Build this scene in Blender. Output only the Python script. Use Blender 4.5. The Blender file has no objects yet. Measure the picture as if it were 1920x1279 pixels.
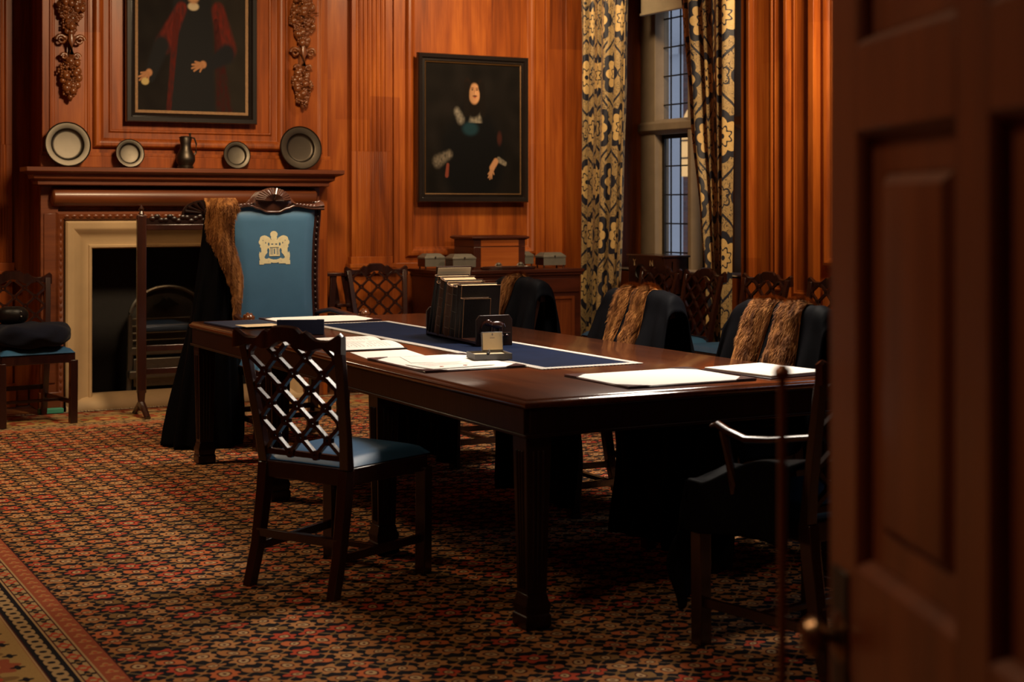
import bpy, bmesh, math, random
from mathutils import Vector, Matrix, noise
random.seed(7)
PI = math.pi
sc = bpy.context.scene
col = sc.collection

# ------------------------------------------------------------------ camera
YAW = math.atan(1537/2834)
cd = bpy.data.cameras.new('camera'); cam = bpy.data.objects.new('camera', cd); col.objects.link(cam)
cd.sensor_width = 36; cd.lens = 36*2834/1920
cam.location = (0, 0, 1.38); cam.rotation_euler = (PI/2, 0, -YAW)
cd.shift_y = -(639.5-386)/1920
cd.clip_start = .05
cd.dof.use_dof = True; cd.dof.focus_distance = 7.2; cd.dof.aperture_fstop = 3.8
sc.camera = cam

# ------------------------------------------------------------------ world, lights, exposure
sc.view_settings.view_transform = 'Standard'; sc.view_settings.look = 'None'
sc.view_settings.gamma = 1; sc.view_settings.use_curve_mapping = False
sc.view_settings.exposure = 0.0
w = bpy.data.worlds.new('world'); sc.world = w; w.use_nodes = True
w.node_tree.nodes['Background'].inputs[0].default_value = (.47, .53, .66, 1)
w.node_tree.nodes['Background'].inputs[1].default_value = 1.0

def area(name, loc, size, power, color, target=None, spread=180, size_y=None):
    d = bpy.data.lights.new(name, 'AREA'); d.energy = power; d.color = color
    if size_y: d.shape = 'RECTANGLE'; d.size = size; d.size_y = size_y
    else: d.shape = 'DISK'; d.size = size
    d.spread = math.radians(spread)
    o = bpy.data.objects.new(name, d); col.objects.link(o); o.location = loc
    if target is not None:
        o.rotation_euler = (Vector(target)-Vector(loc)).to_track_quat('-Z', 'Y').to_euler()
    return o
WARM = (1, .72, .42)
area('chandelier_light_near', (3.85, 5.5, 2.85), .8, 50, (1, .87, .72), (3.5, 5.3, 0), 100)
area('chandelier_light_far', (3.5, 8.0, 3.1), .6, 24, (1, .82, .62), (3.3, 7.9, 0), 105)
area('wall_light_window_side', (5.7, 6.2, 3.5), .3, 29, WARM, (6.5, 7.6, 2.3), 90)
area('wall_light_far_end', (5.2, 8.8, 3.7), .4, 27, WARM, (5.5, 10.8, 2.3), 100)
area('wall_light_chimney', (3.0, 7.6, 3.3), .5, 26, WARM, (3.0, 10.35, 1.5), 90)
area('wall_light_left', (.8, 8.3, 3.4), .4, 36, WARM, (1.0, 7.9, 0), 120)
area('wall_light_door_end', (.2, 2.7, 3.2), .5, 17, WARM, (1.0, 2.0, 0), 140)
area('daylight_second_window', (6.80, 4.6, 1.95), 1.3, 10, (.80, .89, 1), (2.5, 5.2, .9), 160, 1.8)
sc.cycles.diffuse_bounces = 3

# ------------------------------------------------------------------ node helpers
class E_:
    def __init__(s, nt, sock): s.nt = nt; s.s = sock
    def _m(s, op, *a):
        n = s.nt.nodes.new('ShaderNodeMath'); n.operation = op
        for i, v in enumerate((s,)+a):
            if isinstance(v, E_): s.nt.links.new(v.s, n.inputs[i])
            else: n.inputs[i].default_value = v
        return E_(s.nt, n.outputs[0])
    def __add__(s, o): return s._m('ADD', o)
    __radd__ = __add__
    def __sub__(s, o): return s._m('SUBTRACT', o)
    def __rsub__(s, o): return (s*-1)+o
    def __mul__(s, o): return s._m('MULTIPLY', o)
    __rmul__ = __mul__
    def __truediv__(s, o): return s._m('DIVIDE', o)
    def abs(s): return s._m('ABSOLUTE')
    def sin(s): return s._m('SINE')
    def cos(s): return s._m('COSINE')
    def floor(s): return s._m('FLOOR')
    def fract(s): return s._m('FRACT')
    def sqrt(s): return s._m('SQRT')
    def max(s, o): return s._m('MAXIMUM', o)
    def min(s, o): return s._m('MINIMUM', o)
    def lt(s, o): return s._m('LESS_THAN', o)
    def gt(s, o): return s._m('GREATER_THAN', o)
    def pow(s, o): return s._m('POWER', o)
    def atan2(s, o): return s._m('ARCTAN2', o)
    def clamp(s):
        r = s._m('ADD', 0.0); r.s.node.use_clamp = True; return r

def newmat(name):
    m = bpy.data.materials.new(name); m.use_nodes = True
    nt = m.node_tree; b = nt.nodes['Principled BSDF']
    return m, nt, b
def coords(nt, kind='Object'):
    tc = nt.nodes.new('ShaderNodeTexCoord'); s = nt.nodes.new('ShaderNodeSeparateXYZ')
    nt.links.new(tc.outputs[kind], s.inputs[0])
    return E_(nt, s.outputs[0]), E_(nt, s.outputs[1]), E_(nt, s.outputs[2]), tc.outputs[kind]
def comb(nt, x, y, z):
    n = nt.nodes.new('ShaderNodeCombineXYZ')
    for i, v in enumerate((x, y, z)):
        if isinstance(v, E_): nt.links.new(v.s, n.inputs[i])
        else: n.inputs[i].default_value = v
    return n.outputs[0]
def noise_(nt, vec, scale, detail=3, rough=.55, dist=0):
    n = nt.nodes.new('ShaderNodeTexNoise'); n.inputs['Scale'].default_value = scale
    n.inputs['Detail'].default_value = detail; n.inputs['Roughness'].default_value = rough
    n.inputs['Distortion'].default_value = dist
    nt.links.new(vec, n.inputs['Vector']); return E_(nt, n.outputs[0])
def white(nt, vec):
    n = nt.nodes.new('ShaderNodeTexWhiteNoise'); nt.links.new(vec, n.inputs['Vector']); return E_(nt, n.outputs[0])
def vmap(nt, src, scale):
    n = nt.nodes.new('ShaderNodeMapping'); nt.links.new(src, n.inputs[0]); n.inputs['Scale'].default_value = scale; return n.outputs[0]
def mix(nt, f, a, b):
    n = nt.nodes.new('ShaderNodeMix'); n.data_type = 'RGBA'
    for i, v in ((0, f), (6, a), (7, b)):
        if isinstance(v, E_): nt.links.new(v.s, n.inputs[i])
        elif isinstance(v, (tuple, list)): n.inputs[i].default_value = tuple(v)[:3]+(1,)
        elif isinstance(v, (int, float)): n.inputs[i].default_value = v
        else: nt.links.new(v, n.inputs[i])
    return n.outputs[2]
def ramp(nt, f, stops):
    n = nt.nodes.new('ShaderNodeValToRGB'); nt.links.new(f.s, n.inputs[0])
    e = n.color_ramp.elements
    while len(e) < len(stops): e.new(.5)
    for el, (p, c) in zip(e, stops): el.position = p; el.color = tuple(c)+(1,)
    return n.outputs[0]
def bump(nt, b, h, strength=.3, dist=.01):
    n = nt.nodes.new('ShaderNodeBump'); n.inputs['Strength'].default_value = strength; n.inputs['Distance'].default_value = dist
    nt.links.new(h.s, n.inputs['Height']); nt.links.new(n.outputs[0], b.inputs['Normal'])
def hexc(r, g, b_):
    f = lambda v: ((v/255+.055)/1.055)**2.4 if v/255 > .04045 else v/255/12.92
    return (f(r), f(g), f(b_))

def wood(name, light, mid, dark, axis=2, rough=.38, coat=.25, board=None, grain=1.0, spec=.5):
    m, nt, b = newmat(name)
    X, Y, Z, src = coords(nt)
    sc_ = [9, 9, 9]; sc_[axis] = .7
    n1 = noise_(nt, vmap(nt, src, sc_), 1.6*grain, 5, .6, .6)
    sc2 = [60, 60, 60]; sc2[axis] = 1.5
    n2 = noise_(nt, vmap(nt, src, sc2), 1.4*grain, 3, .6)
    n3 = noise_(nt, src, 1.1, 3, .5)
    f = n1*.62+n2*.22+n3*.30-.07
    if board:
        ba, bw, bl = board            # axis across boards, board width, board length
        A = (X, Y, Z)[ba]; L = (X, Y, Z)[axis]
        k = (A/bw).floor()
        off = white(nt, comb(nt, k, 3.3, 0))
        k2 = (L/bl+off*3).floor()
        r = white(nt, comb(nt, k, k2, 1.7))
        f = f+(r-.5)*.13
    c = ramp(nt, f, [(.25, dark), (.5, mid), (.76, light)])
    nt.links.new(c, b.inputs['Base Color'])
    b.inputs['Roughness'].default_value = rough; b.inputs['Specular IOR Level'].default_value = spec
    b.inputs['Coat Weight'].default_value = coat; b.inputs['Coat Roughness'].default_value = .22
    bump(nt, b, n2, .12, .004)
    return m
def plain(name, colr, rough=.5, metal=0, coat=0, nscale=0, namp=.25, bmp=0, bscale=200, sheen=0, spec=None):
    m, nt, b = newmat(name)
    b.inputs['Roughness'].default_value = rough; b.inputs['Metallic'].default_value = metal
    b.inputs['Coat Weight'].default_value = coat
    if sheen: b.inputs['Sheen Weight'].default_value = sheen
    if spec is not None: b.inputs['Specular IOR Level'].default_value = spec
    X, Y, Z, src = coords(nt)
    n = noise_(nt, src, nscale or 6, 4)
    nt.links.new(mix(nt, n, [v*(1-namp) for v in colr], [min(1, v*(1+namp)) for v in colr]), b.inputs['Base Color'])
    if bmp: bump(nt, b, noise_(nt, src, bscale, 3), bmp, .003)
    return m

M = {}
OAKL, OAKM, OAKD = (.46, .128, .017), (.27, .060, .008), (.085, .015, .0035)
M['panel'] = wood('panelling_wood', OAKL, OAKM, OAKD, 2, .42, .06, spec=.3, board=(0, .27, 2.3))
M['panel_y'] = wood('panelling_wood_side', OAKL, OAKM, OAKD, 2, .42, .06, spec=.3, board=(1, .27, 2.3))
M['panel_h'] = wood('panelling_wood_rail', OAKL, OAKM, OAKD, 0, .42, .06, spec=.3)
M['mantel'] = wood('mantel_wood', (.25, .070, .018), (.15, .037, .010), (.06, .013, .004), 0, .42, .3)
M['carved'] = wood('carved_limewood', (.34, .12, .03), (.17, .05, .013), (.05, .014, .004), 2, .32, .4)
M['mahog'] = wood('dark_mahogany', (.05, .013, .006), (.026, .007, .004), (.010, .003, .002), 2, .27, .5)
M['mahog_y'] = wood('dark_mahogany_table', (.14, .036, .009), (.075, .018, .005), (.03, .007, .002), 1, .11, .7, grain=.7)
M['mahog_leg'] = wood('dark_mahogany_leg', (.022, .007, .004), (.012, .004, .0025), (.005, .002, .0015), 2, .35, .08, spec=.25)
M['chair'] = wood('chair_mahogany', (.045, .013, .007), (.022, .006, .004), (.009, .003, .002), 2, .25, .4)
M['crest'] = wood('polished_crest_wood', (.14, .055, .032), (.085, .032, .019), (.03, .011, .007), 0, .26, .6)  # paler than the chair's mahogany: the crest's highlights put into the colour
M['cabinet'] = wood('cabinet_wood', (.10, .020, .007), (.05, .010, .004), (.018, .004, .002), 0, .35, .3)
M['cabinet_panel'] = wood('cabinet_panel_wood', (.24, .062, .014), (.14, .032, .008), (.07, .014, .004), 2, .35, .3)
M['chest'] = wood('chest_wood', (.50, .15, .03), (.34, .085, .016), (.2, .045, .01), 0, .3, .4)
M['door'] = wood('door_wood', (.20, .050, .013), (.13, .030, .008), (.05, .011, .004), 2, .42, .25)
M['floor'] = wood('floorboards', (.30, .12, .04), (.19, .07, .02), (.08, .025, .008), 0, .4, .2, board=(1, .16, 2.2))
M['stone'] = plain('limestone', (.48, .33, .175), .65, nscale=4, namp=.22, bmp=.15, bscale=60)
M['wstone'] = plain('window_stone', (.30, .22, .14), .75, nscale=8, namp=.25, bmp=.2, bscale=50)
M['plaster'] = plain('ceiling_plaster', (.35, .28, .20), .9, nscale=3, namp=.05)
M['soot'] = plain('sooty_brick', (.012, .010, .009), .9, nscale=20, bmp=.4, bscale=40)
M['iron'] = plain('black_iron', (.03, .028, .026), .45, metal=.6, nscale=30)
M['gratem'] = plain('cast_iron_polished', (.16, .155, .135), .38, metal=.8, nscale=30, bmp=.2, bscale=80)
M['pewter'] = plain('pewter', (.11, .095, .075), .48, metal=1, nscale=9, namp=.22, bmp=.05, bscale=25)
M['pewterd'] = plain('dark_pewter', (.08, .066, .052), .45, metal=1, nscale=9, namp=.25)
M['silver'] = plain('tarnished_silver', (.20, .185, .155), .45, metal=.5, nscale=20, namp=.2)
M['brass'] = plain('worn_brass', (.55, .36, .17), .3, metal=1, nscale=10)
M['knob'] = plain('dull_bronze_knob', (.22, .13, .075), .34, metal=1, nscale=10)
M['bronze'] = plain('brown_metal', (.20, .07, .03), .4, metal=.5, nscale=10)
M['goldleaf'] = plain('gold_leaf', (.92, .76, .45), .40, metal=.35, nscale=40, namp=.2)
M['leather'] = plain('blue_leather', (.052, .132, .225), .40, coat=.12, nscale=7, namp=.15, bmp=.12, bscale=260)
M['leatherseat'] = plain('blue_leather_seat', (.030, .10, .205), .42, coat=0, spec=.3, nscale=7, namp=.18, bmp=.12, bscale=260)
M['black'] = plain('black_gown_cloth', (.0035, .0035, .0045), .6, nscale=14, bmp=.1, bscale=500, spec=.025)
M['navycloth'] = plain('navy_folded_cloth', (.005, .006, .014), .9, nscale=14, sheen=.06, bmp=.4, bscale=220, spec=.1)
M['paper'] = plain('white_paper', (.84, .80, .74), .7, nscale=5, namp=.03)
M['cream'] = plain('cream_paper', (.66, .50, .30), .7, nscale=9, namp=.12)
M['blotleather'] = plain('oxblood_leather', (.045, .018, .022), .35, coat=.3)
M['bookblack'] = plain('black_leather_binding', (.006, .004, .0035), .42, spec=.25, nscale=25, namp=.4, bmp=.3, bscale=90)
M['bookbrown'] = plain('brown_leather_binding', (.045, .018, .008), .45, spec=.3, nscale=22, namp=.5, bmp=.3, bscale=90)
M['worn'] = plain('highlit_leather_edge', (.26, .12, .045), .6, nscale=60, namp=.5)  # tan puts the highlights along the book edges into the colour
M['pages'] = plain('old_page_edges', (.55, .38, .20), .8, nscale=60, namp=.25)
M['boxblue'] = plain('navy_box_card', (.010, .015, .038), .5, spec=.3)
M['boxgrey'] = plain('grey_box_card', (.10, .09, .085), .55)
M['satin'] = plain('cream_satin', (.70, .55, .34), .5, nscale=20, namp=.08)
M['pictureblack'] = plain('ebonised_frame', (.012, .009, .008), .25, coat=.5)
M['pictureold'] = plain('old_gilt', (.13, .065, .022), .45, metal=.5, nscale=60, namp=.5)
M['green'] = plain('green_board', (.06, .32, .20), .6)
M['blind'] = plain('cream_blind', (.62, .50, .33), .8)
M['fringe'] = plain('cream_wool', (.50, .38, .24), .9)
M['facade'] = plain('pale_render', (.62, .63, .66), .9, nscale=1.5, namp=.12)
M['seal'] = plain('red_wax', (.40, .09, .04), .5)
M['ink'] = plain('faded_ink', (.30, .24, .22), .8)

# brick outside
m, nt, b = newmat('courtyard_brick'); br = nt.nodes.new('ShaderNodeTexBrick'); X, Y, Z, src = coords(nt)
nt.links.new(comb(nt, Y, Z, 0), br.inputs['Vector']); br.inputs['Scale'].default_value = 4
br.inputs['Color1'].default_value = (.16, .05, .03, 1); br.inputs['Color2'].default_value = (.09, .03, .02, 1); br.inputs['Mortar'].default_value = (.1, .08, .07, 1)
nt.links.new(br.outputs[0], b.inputs['Base Color']); M['brick'] = m
# lit window outside
m, nt, b = newmat('lit_window_glow'); b.inputs['Base Color'].default_value = (.8, .5, .2, 1)
b.inputs['Emission Color'].default_value = (1, .52, .16, 1); b.inputs['Emission Strength'].default_value = .75; M['litwin'] = m
# glass panes
def glassmat(name, gloss, tint):
    m = bpy.data.materials.new(name); m.use_nodes = True; nt = m.node_tree; nt.nodes.clear()
    o = nt.nodes.new('ShaderNodeOutputMaterial'); t = nt.nodes.new('ShaderNodeBsdfTransparent'); t.inputs[0].default_value = tint+(1,)
    g = nt.nodes.new('ShaderNodeBsdfGlossy'); g.inputs['Roughness'].default_value = .03
    mx = nt.nodes.new('ShaderNodeMixShader'); lw = nt.nodes.new('ShaderNodeLayerWeight'); lw.inputs[0].default_value = .5
    fac = E_(nt, lw.outputs[1]).pow(4.0)*.6+gloss
    nt.links.new(fac.s, mx.inputs[0]); nt.links.new(t.outputs[0], mx.inputs[1]); nt.links.new(g.outputs[0], mx.inputs[2]); nt.links.new(mx.outputs[0], o.inputs[0])
    return m
M['glass'] = glassmat('leaded_glass', .03, (.86, .88, .9))
M['sglass'] = glassmat('screen_glass', .05, (.5, .45, .4))

# fur
m, nt, b = newmat('marten_fur'); X, Y, Z, src = coords(nt)
n = noise_(nt, vmap(nt, src, (26, 26, 4)), 1.5, 3); n2 = noise_(nt, vmap(nt, src, (240, 240, 40)), 1, 2)
nt.links.new(ramp(nt, n*.75+n2*.3, [(.32, (.035, .010, .003)), (.49, (.15, .050, .011)), (.68, (.42, .175, .048))]), b.inputs['Base Color'])
b.inputs['Roughness'].default_value = .7; b.inputs['Specular IOR Level'].default_value = .10; M['fur'] = m

# rosette helper for woven patterns
def cell(nt, x, y, px, py, ox=0., oy=0.):
    u = x/px+ox; v = y/py+oy
    i = (u+.5).floor(); j = (v+.5).floor()
    dx = (u-i)*px; dy = (v-j)*py
    return dx, dy, i, j
def polar(dx, dy):
    return (dx*dx+dy*dy).sqrt(), dy.atan2(dx)
def band(v, lo, hi): return v.gt(lo)*v.lt(hi)

# curtain damask (uses the cloth's own unfolded coordinates, in metres)
m, nt, b = newmat('navy_gold_damask'); X, Y, Z, src = coords(nt, 'UV')
wob = noise_(nt, vmap(nt, src, (16, 16, 1)), 1, 2)
fine = noise_(nt, vmap(nt, src, (60, 60, 1)), 1, 2, .5, 1.2)
scroll = (noise_(nt, vmap(nt, src, (22, 15, 1)), 1, 1, .4, 2.0)-.5).abs().lt(.020)
gold = mix(nt, fine, (.46, .29, .10), (.76, .53, .22)); beige = mix(nt, fine, (.24, .155, .06), (.54, .37, .16))
navy = (.010, .011, .024)
c = mix(nt, scroll, beige, navy)
for k, (ox, oy) in enumerate(((0., 0.), (.5, .5))):
    dx, dy, i, j = cell(nt, X, Y, .44, .84, ox, oy)
    # big scalloped flower
    r, a = polar(dx, dy*.88)
    R = ((a*4+PI/2*0).cos().abs())*.030+.088
    c = mix(nt, r.lt(R+.046), c, navy)
    c = mix(nt, r.lt(R), c, gold)
    ring = ((a*8).cos()*.010+r-.055).abs().lt(.0055)+r.lt(.016)
    c = mix(nt, (ring.min(1))*(r.lt(.08)), c, navy)
    # small bud with dark petals between, offset half a repeat
    dx, dy, i, j = cell(nt, X, Y, .44, .84, ox, oy+.5)
    r, a = polar(dx*1.2, dy*.8)
    R2 = (a*2.5).cos().abs()*.022+.034
    c = mix(nt, r.lt(R2+.012)*(r.gt(R2)), c, navy)
    c = mix(nt, ((dy.abs()-dx.abs()*1.1-.12).abs()).lt(.012)*dx.abs().lt(.12), c, navy)
nt.links.new(c, b.inputs['Base Color']); b.inputs['Roughness'].default_value = .45; b.inputs['Sheen Weight'].default_value = .2
b.inputs['Metallic'].default_value = .15
bump(nt, b, fine, .2, .004); M['damask'] = m

# Persian carpet, in metres on the carpet's own plane
CX0, CX1, CY0, CY1 = .37, 5.70, 1.30, 10.22
m, nt, b = newmat('persian_carpet'); X, Y, Z, src = coords(nt)
wv = noise_(nt, vmap(nt, src, (9, 9, 9)), 1, 2); wv2 = noise_(nt, vmap(nt, src, (9, 9, 9)), 1.3, 2)
fx = X+(wv-.5)*.045; fy = Y+(wv2-.5)*.045
tex = noise_(nt, src, 160, 2, .6)
BLK = (.008, .007, .010)
c = mix(nt, 1.0, BLK, BLK)
P_ = .195
# thin vine trellis
u = (fx+fy)/P_*2; v = (fx-fy)/P_*2
vin = ((u.fract()-.5).abs()).gt(.455).max(((v.fract()-.5).abs()).gt(.455))
c = mix(nt, vin, c, (.30, .17, .07))
def flowers(c, ox, oy, R0, lob, amp, pal, asp=1.0, rot=0):
    dx, dy, i, j = cell(nt, fx, fy, P_, P_, ox, oy)
    r, a = polar(dx, dy*asp)
    h = white(nt, comb(nt, i, j, ox*3+oy*7+lob))
    R = (a*lob+rot).cos()*(R0*amp)+R0
    pc = ramp(nt, h, [(0, pal[0]), (.33, pal[1]), (.66, pal[2]), (1, pal[3])])
    pc.node.color_ramp.interpolation = 'CONSTANT'
    c = mix(nt, r.lt(R), c, pc)
    c = mix(nt, band(r, R0*.40, R0*.55), c, (.09, .02, .012))
    c = mix(nt, r.lt(R0*.40), c, (.56, .36, .17))
    c = mix(nt, r.lt(R0*.16), c, (.10, .02, .015))
    return c
TAN, TAN2, ORG, RED, OLV, GLD = (.44, .175, .055), (.50, .225, .080), (.56, .14, .045), (.50, .068, .028), (.25, .13, .042), (.58, .32, .10)
c = flowers(c, 0, 0, .043, 8, .13, (TAN, ORG, TAN2, TAN))
c = flowers(c, .5, .5, .040, 6, .2, (TAN2, RED, TAN, GLD))
c = flowers(c, .5, 0, .032, 2, .36, (ORG, TAN, OLV, TAN2), .9, .6)
c = flowers(c, 0, .5, .033, 4, .28, (TAN, ORG, RED, TAN2), 1.1)
for (ox, oy, hx) in ((.25, .25, OLV), (.75, .25, TAN), (.25, .75, TAN), (.75, .75, OLV)):
    dx, dy, i, j = cell(nt, fx, fy, P_, P_, ox, oy)
    sg = 1 if (ox+oy) in (.5, 1.5) else -1
    p = (dx+dy*sg).abs()/.034+(dx-dy*sg).abs()/.016
    c = mix(nt, p.lt(1), c, hx)
# border: distance in from the carpet edge
dl = X-CX0; dr = CX1-X; dn = Y-CY0; df = CY1-Y
side = dl.min(dr); end_ = dn.min(df); D = side.min(end_)
isS = side.lt(end_)
A = Y*isS+X*(1-isS)
def within(lo, hi): return band(D, lo, hi)
bc = mix(nt, 1.0, (.30, .06, .03), (.30, .06, .03))
# outer guards and plain edge
def stripe(bc, lo, hi, col_): return mix(nt, within(lo, hi), bc, col_)
def motif(bc, lo, hi, per, R0, col_, lob=4, amp=.25, off=0., in2=None):
    mid = (lo+hi)/2
    q = A/per+off; i = (q+.5).floor(); da = (q-i)*per; dd = D-mid
    r, a = polar(da, dd); R = (a*lob).cos()*(R0*amp)+R0
    msk = r.lt(R)*within(lo, hi)
    bc = mix(nt, msk, bc, col_)
    if in2: bc = mix(nt, r.lt(R0*.42)*within(lo, hi), bc, in2)
    return bc
REDB = (.36, .085, .035); CRM = (.48, .30, .13); GOLDB = (.44, .26, .085)
bc = stripe(bc, 0, .03, BLK)
bc = stripe(bc, .03, .10, REDB); bc = motif(bc, .03, .10, .10, .022, CRM)
bc = stripe(bc, .115, .18, CRM); bc = motif(bc, .115, .18, .12, .026, RED, 4, .3, 0, BLK)
bc = stripe(bc, .19, .26, BLK); bc = motif(bc, .19, .26, .06, .026, CRM, 2, .2)
bc = stripe(bc, .27, .53, GOLDB)
bc = motif(bc, .27, .53, .26, .085, REDB, 8, .14, 0, GLD); bc = motif(bc, .27, .53, .26, .05, OLV, 4, .35, .5, RED)
bc = motif(bc, .28, .36, .13, .018, RED, 4, .3, .25); bc = motif(bc, .44, .52, .13, .018, BLK, 4, .3, .25)
bc = stripe(bc, .54, .617, BLK); bc = motif(bc, .54, .617, .062, .029, CRM, 2, .22, 0, BLK)
bc = stripe(bc, .622, .678, CRM); bc = motif(bc, .622, .678, .13, .026, RED, 4, .3, 0, CRM); bc = motif(bc, .622, .678, .13, .022, BLK, 4, .4, .5, OLV)
bc = stripe(bc, .684, .75, REDB); bc = motif(bc, .684, .75, .07, .017, TAN2, 3, .35, 0, RED)
for p in (.11, .185, .265, .535, .62, .681): bc = mix(nt, within(p-.0035, p+.0035), bc, CRM)
for p in (.105, .26, .54, .626, .675, .748): bc = mix(nt, within(p-.0025, p+.0025), bc, (.08, .015, .012))
c = mix(nt, D.lt(.75), c, bc)
c = mix(nt, tex*.30, c, (.02, .014, .012))
nt.links.new(c, b.inputs['Base Color']); b.inputs['Roughness'].default_value = .95; b.inputs['Specular IOR Level'].default_value = .1
bump(nt, b, tex, .35, .004); M['carpet'] = m
# runner trim
m, nt, b = newmat('silver_braid'); X, Y, Z, src = coords(nt)
q = ((X+Y)*180).sin()*((X-Y)*180).sin()
nt.links.new(mix(nt, q.gt(.15), (.62, .56, .46), (.18, .19, .25)), b.inputs['Base Color']); b.inputs['Roughness'].default_value = .55; M['braid'] = m
M['velvet'] = plain('blue_velvet', (.003, .0075, .026), .85, spec=.08, nscale=8, namp=.35, bmp=.2, bscale=30)

# painted canvases: colour attribute
m, nt, b = newmat('oil_paint'); a = nt.nodes.new('ShaderNodeVertexColor'); a.layer_name = 'paint'
nt.links.new(a.outputs[0], b.inputs['Base Color']); b.inputs['Roughness'].default_value = .7; b.inputs['Specular IOR Level'].default_value = .06
M['paint'] = m

# ------------------------------------------------------------------ mesh builder
class MB:
    def __init__(s): s.v = []; s.f = []; s.uv = {}
    def box(s, x0, x1, y0, y1, z0, z1, mat=None):
        k = len(s.v)
        P = [(x0, y0, z0), (x1, y0, z0), (x1, y1, z0), (x0, y1, z0), (x0, y0, z1), (x1, y0, z1), (x1, y1, z1), (x0, y1, z1)]
        s.v += [tuple(mat @ Vector(p)) for p in P] if mat else P
        s.f += [tuple(k+i for i in q) for q in ((3, 2, 1, 0), (4, 5, 6, 7), (0, 1, 5, 4), (1, 2, 6, 5), (2, 3, 7, 6), (3, 0, 4, 7))]
        return s
    def taper(s, c0, a0, b0, c1, a1, b1):      # square post between two centres
        k = len(s.v)
        for c_, a_, b_ in ((c0, a0, b0), (c1, a1, b1)):
            for sx, sy in ((-1, -1), (1, -1), (1, 1), (-1, 1)): s.v.append((c_[0]+sx*a_, c_[1]+sy*b_, c_[2]))
        s.f += [tuple(k+i for i in q) for q in ((3, 2, 1, 0), (4, 5, 6, 7), (0, 1, 5, 4), (1, 2, 6, 5), (2, 3, 7, 6), (3, 0, 4, 7))]
        return s
    def loft(s, rings, closed=True, cap=True):
        k = len(s.v); n = len(rings[0])
        for r in rings: s.v += [tuple(p) for p in r]
        for i in range(len(rings)-1):
            for j in range(n if closed else n-1):
                a, b_ = k+i*n+j, k+i*n+(j+1) % n
                s.f.append((a, b_, b_+n, a+n))
        if cap and closed:
            s.f.append(tuple(k+j for j in reversed(range(n)))); s.f.append(tuple(k+(len(rings)-1)*n+j for j in range(n)))
        return s
    def posts(s, pts, ws):                     # square-section bar through points (section in xy)
        return s.loft([[(p[0]+sx*w_[0], p[1]+sy*w_[1], p[2]) for sx, sy in ((-1, -1), (1, -1), (1, 1), (-1, 1))] for p, w_ in zip(pts, ws)])
    def tube(s, pts, rad, n=8, flat=1.0):
        pts = [Vector(p) for p in pts]; rings = []
        if not hasattr(rad, '__len__'): rad = [rad]*len(pts)
        up = Vector((0, 0, 1))
        for i, p in enumerate(pts):
            t = (pts[min(i+1, len(pts)-1)]-pts[max(i-1, 0)]).normalized()
            a = t.cross(up)
            if a.length < .05: a = t.cross(Vector((0, 1, 0)))
            a.normalize(); b_ = a.cross(t).normalized()
            rings.append([p+(a*math.cos(q)+b_*math.sin(q)*flat)*rad[i] for q in [2*PI*j/n for j in range(n)]])
        return s.loft([[tuple(q) for q in r] for r in rings])
    def bar(s, p, q, wd, dp, up=(0, 1, 0)):    # rectangular bar from p to q; dp measured along up
        p, q, up = Vector(p), Vector(q), Vector(up); t = (q-p).normalized(); a = t.cross(up).normalized(); u_ = a.cross(t).normalized()
        return s.loft([[tuple(c_+a*sx*wd/2+u_*sy*dp/2) for sx, sy in ((-1, -1), (1, -1), (1, 1), (-1, 1))] for c_ in (p, q)])
    def lathe(s, prof, c=(0, 0, 0), n=32, mat=None):
        rings = [[(r*math.cos(2*PI*j/n), r*math.sin(2*PI*j/n), z) for j in range(n)] for r, z in prof]
        T = Matrix.Translation(c) @ (mat or Matrix())
        return s.loft([[tuple(T @ Vector(p)) for p in r] for r in rings])
    def prism(s, poly, o, U, V, N, d):         # polygon in the U,V plane from o, extruded along N by d
        o, U, V, N = map(Vector, (o, U, V, N)); k = len(s.v); n = len(poly)
        for h in (0, d):
            s.v += [tuple(o+U*a+V*b_+N*h) for a, b_ in poly]
        s.f.append(tuple(k+j for j in reversed(range(n)))); s.f.append(tuple(k+n+j for j in range(n)))
        s.f += [(k+j, k+(j+1) % n, k+n+(j+1) % n, k+n+j) for j in range(n)]
        return s
    def frame(s, a0, a1, b0, b1, prof, o, U, V, N, closed=True, fill=False):  # mitred moulding: (inset, rise) pairs
        o, U, V, N = map(Vector, (o, U, V, N)); k = len(s.v)
        for d, h in prof:
            for a, b_ in ((a0+d, b0+d), (a1-d, b0+d), (a1-d, b1-d), (a0+d, b1-d)): s.v.append(tuple(o+U*a+V*b_+N*h))
        for i in range(len(prof)-1):
            for j in range(4): s.f.append((k+4*i+j, k+4*i+(j+1) % 4, k+4*i+4+(j+1) % 4, k+4*i+4+j))
        if fill: L = k+4*(len(prof)-1); s.f.append((L, L+1, L+2, L+3))
        return s
    def grid(s, fn, nu, nv, uv=None, close=False):
        k = len(s.v)
        for i in range(nu+1):
            for j in range(nv+1):
                s.v.append(tuple(fn(i/nu, j/nv)))
                if uv: s.uv[len(s.v)-1] = uv(i/nu, j/nv)
        for i in range(nu):
            for j in range(nv): a = k+i*(nv+1)+j; s.f.append((a, a+nv+1, a+nv+2, a+1))
        return s
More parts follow.
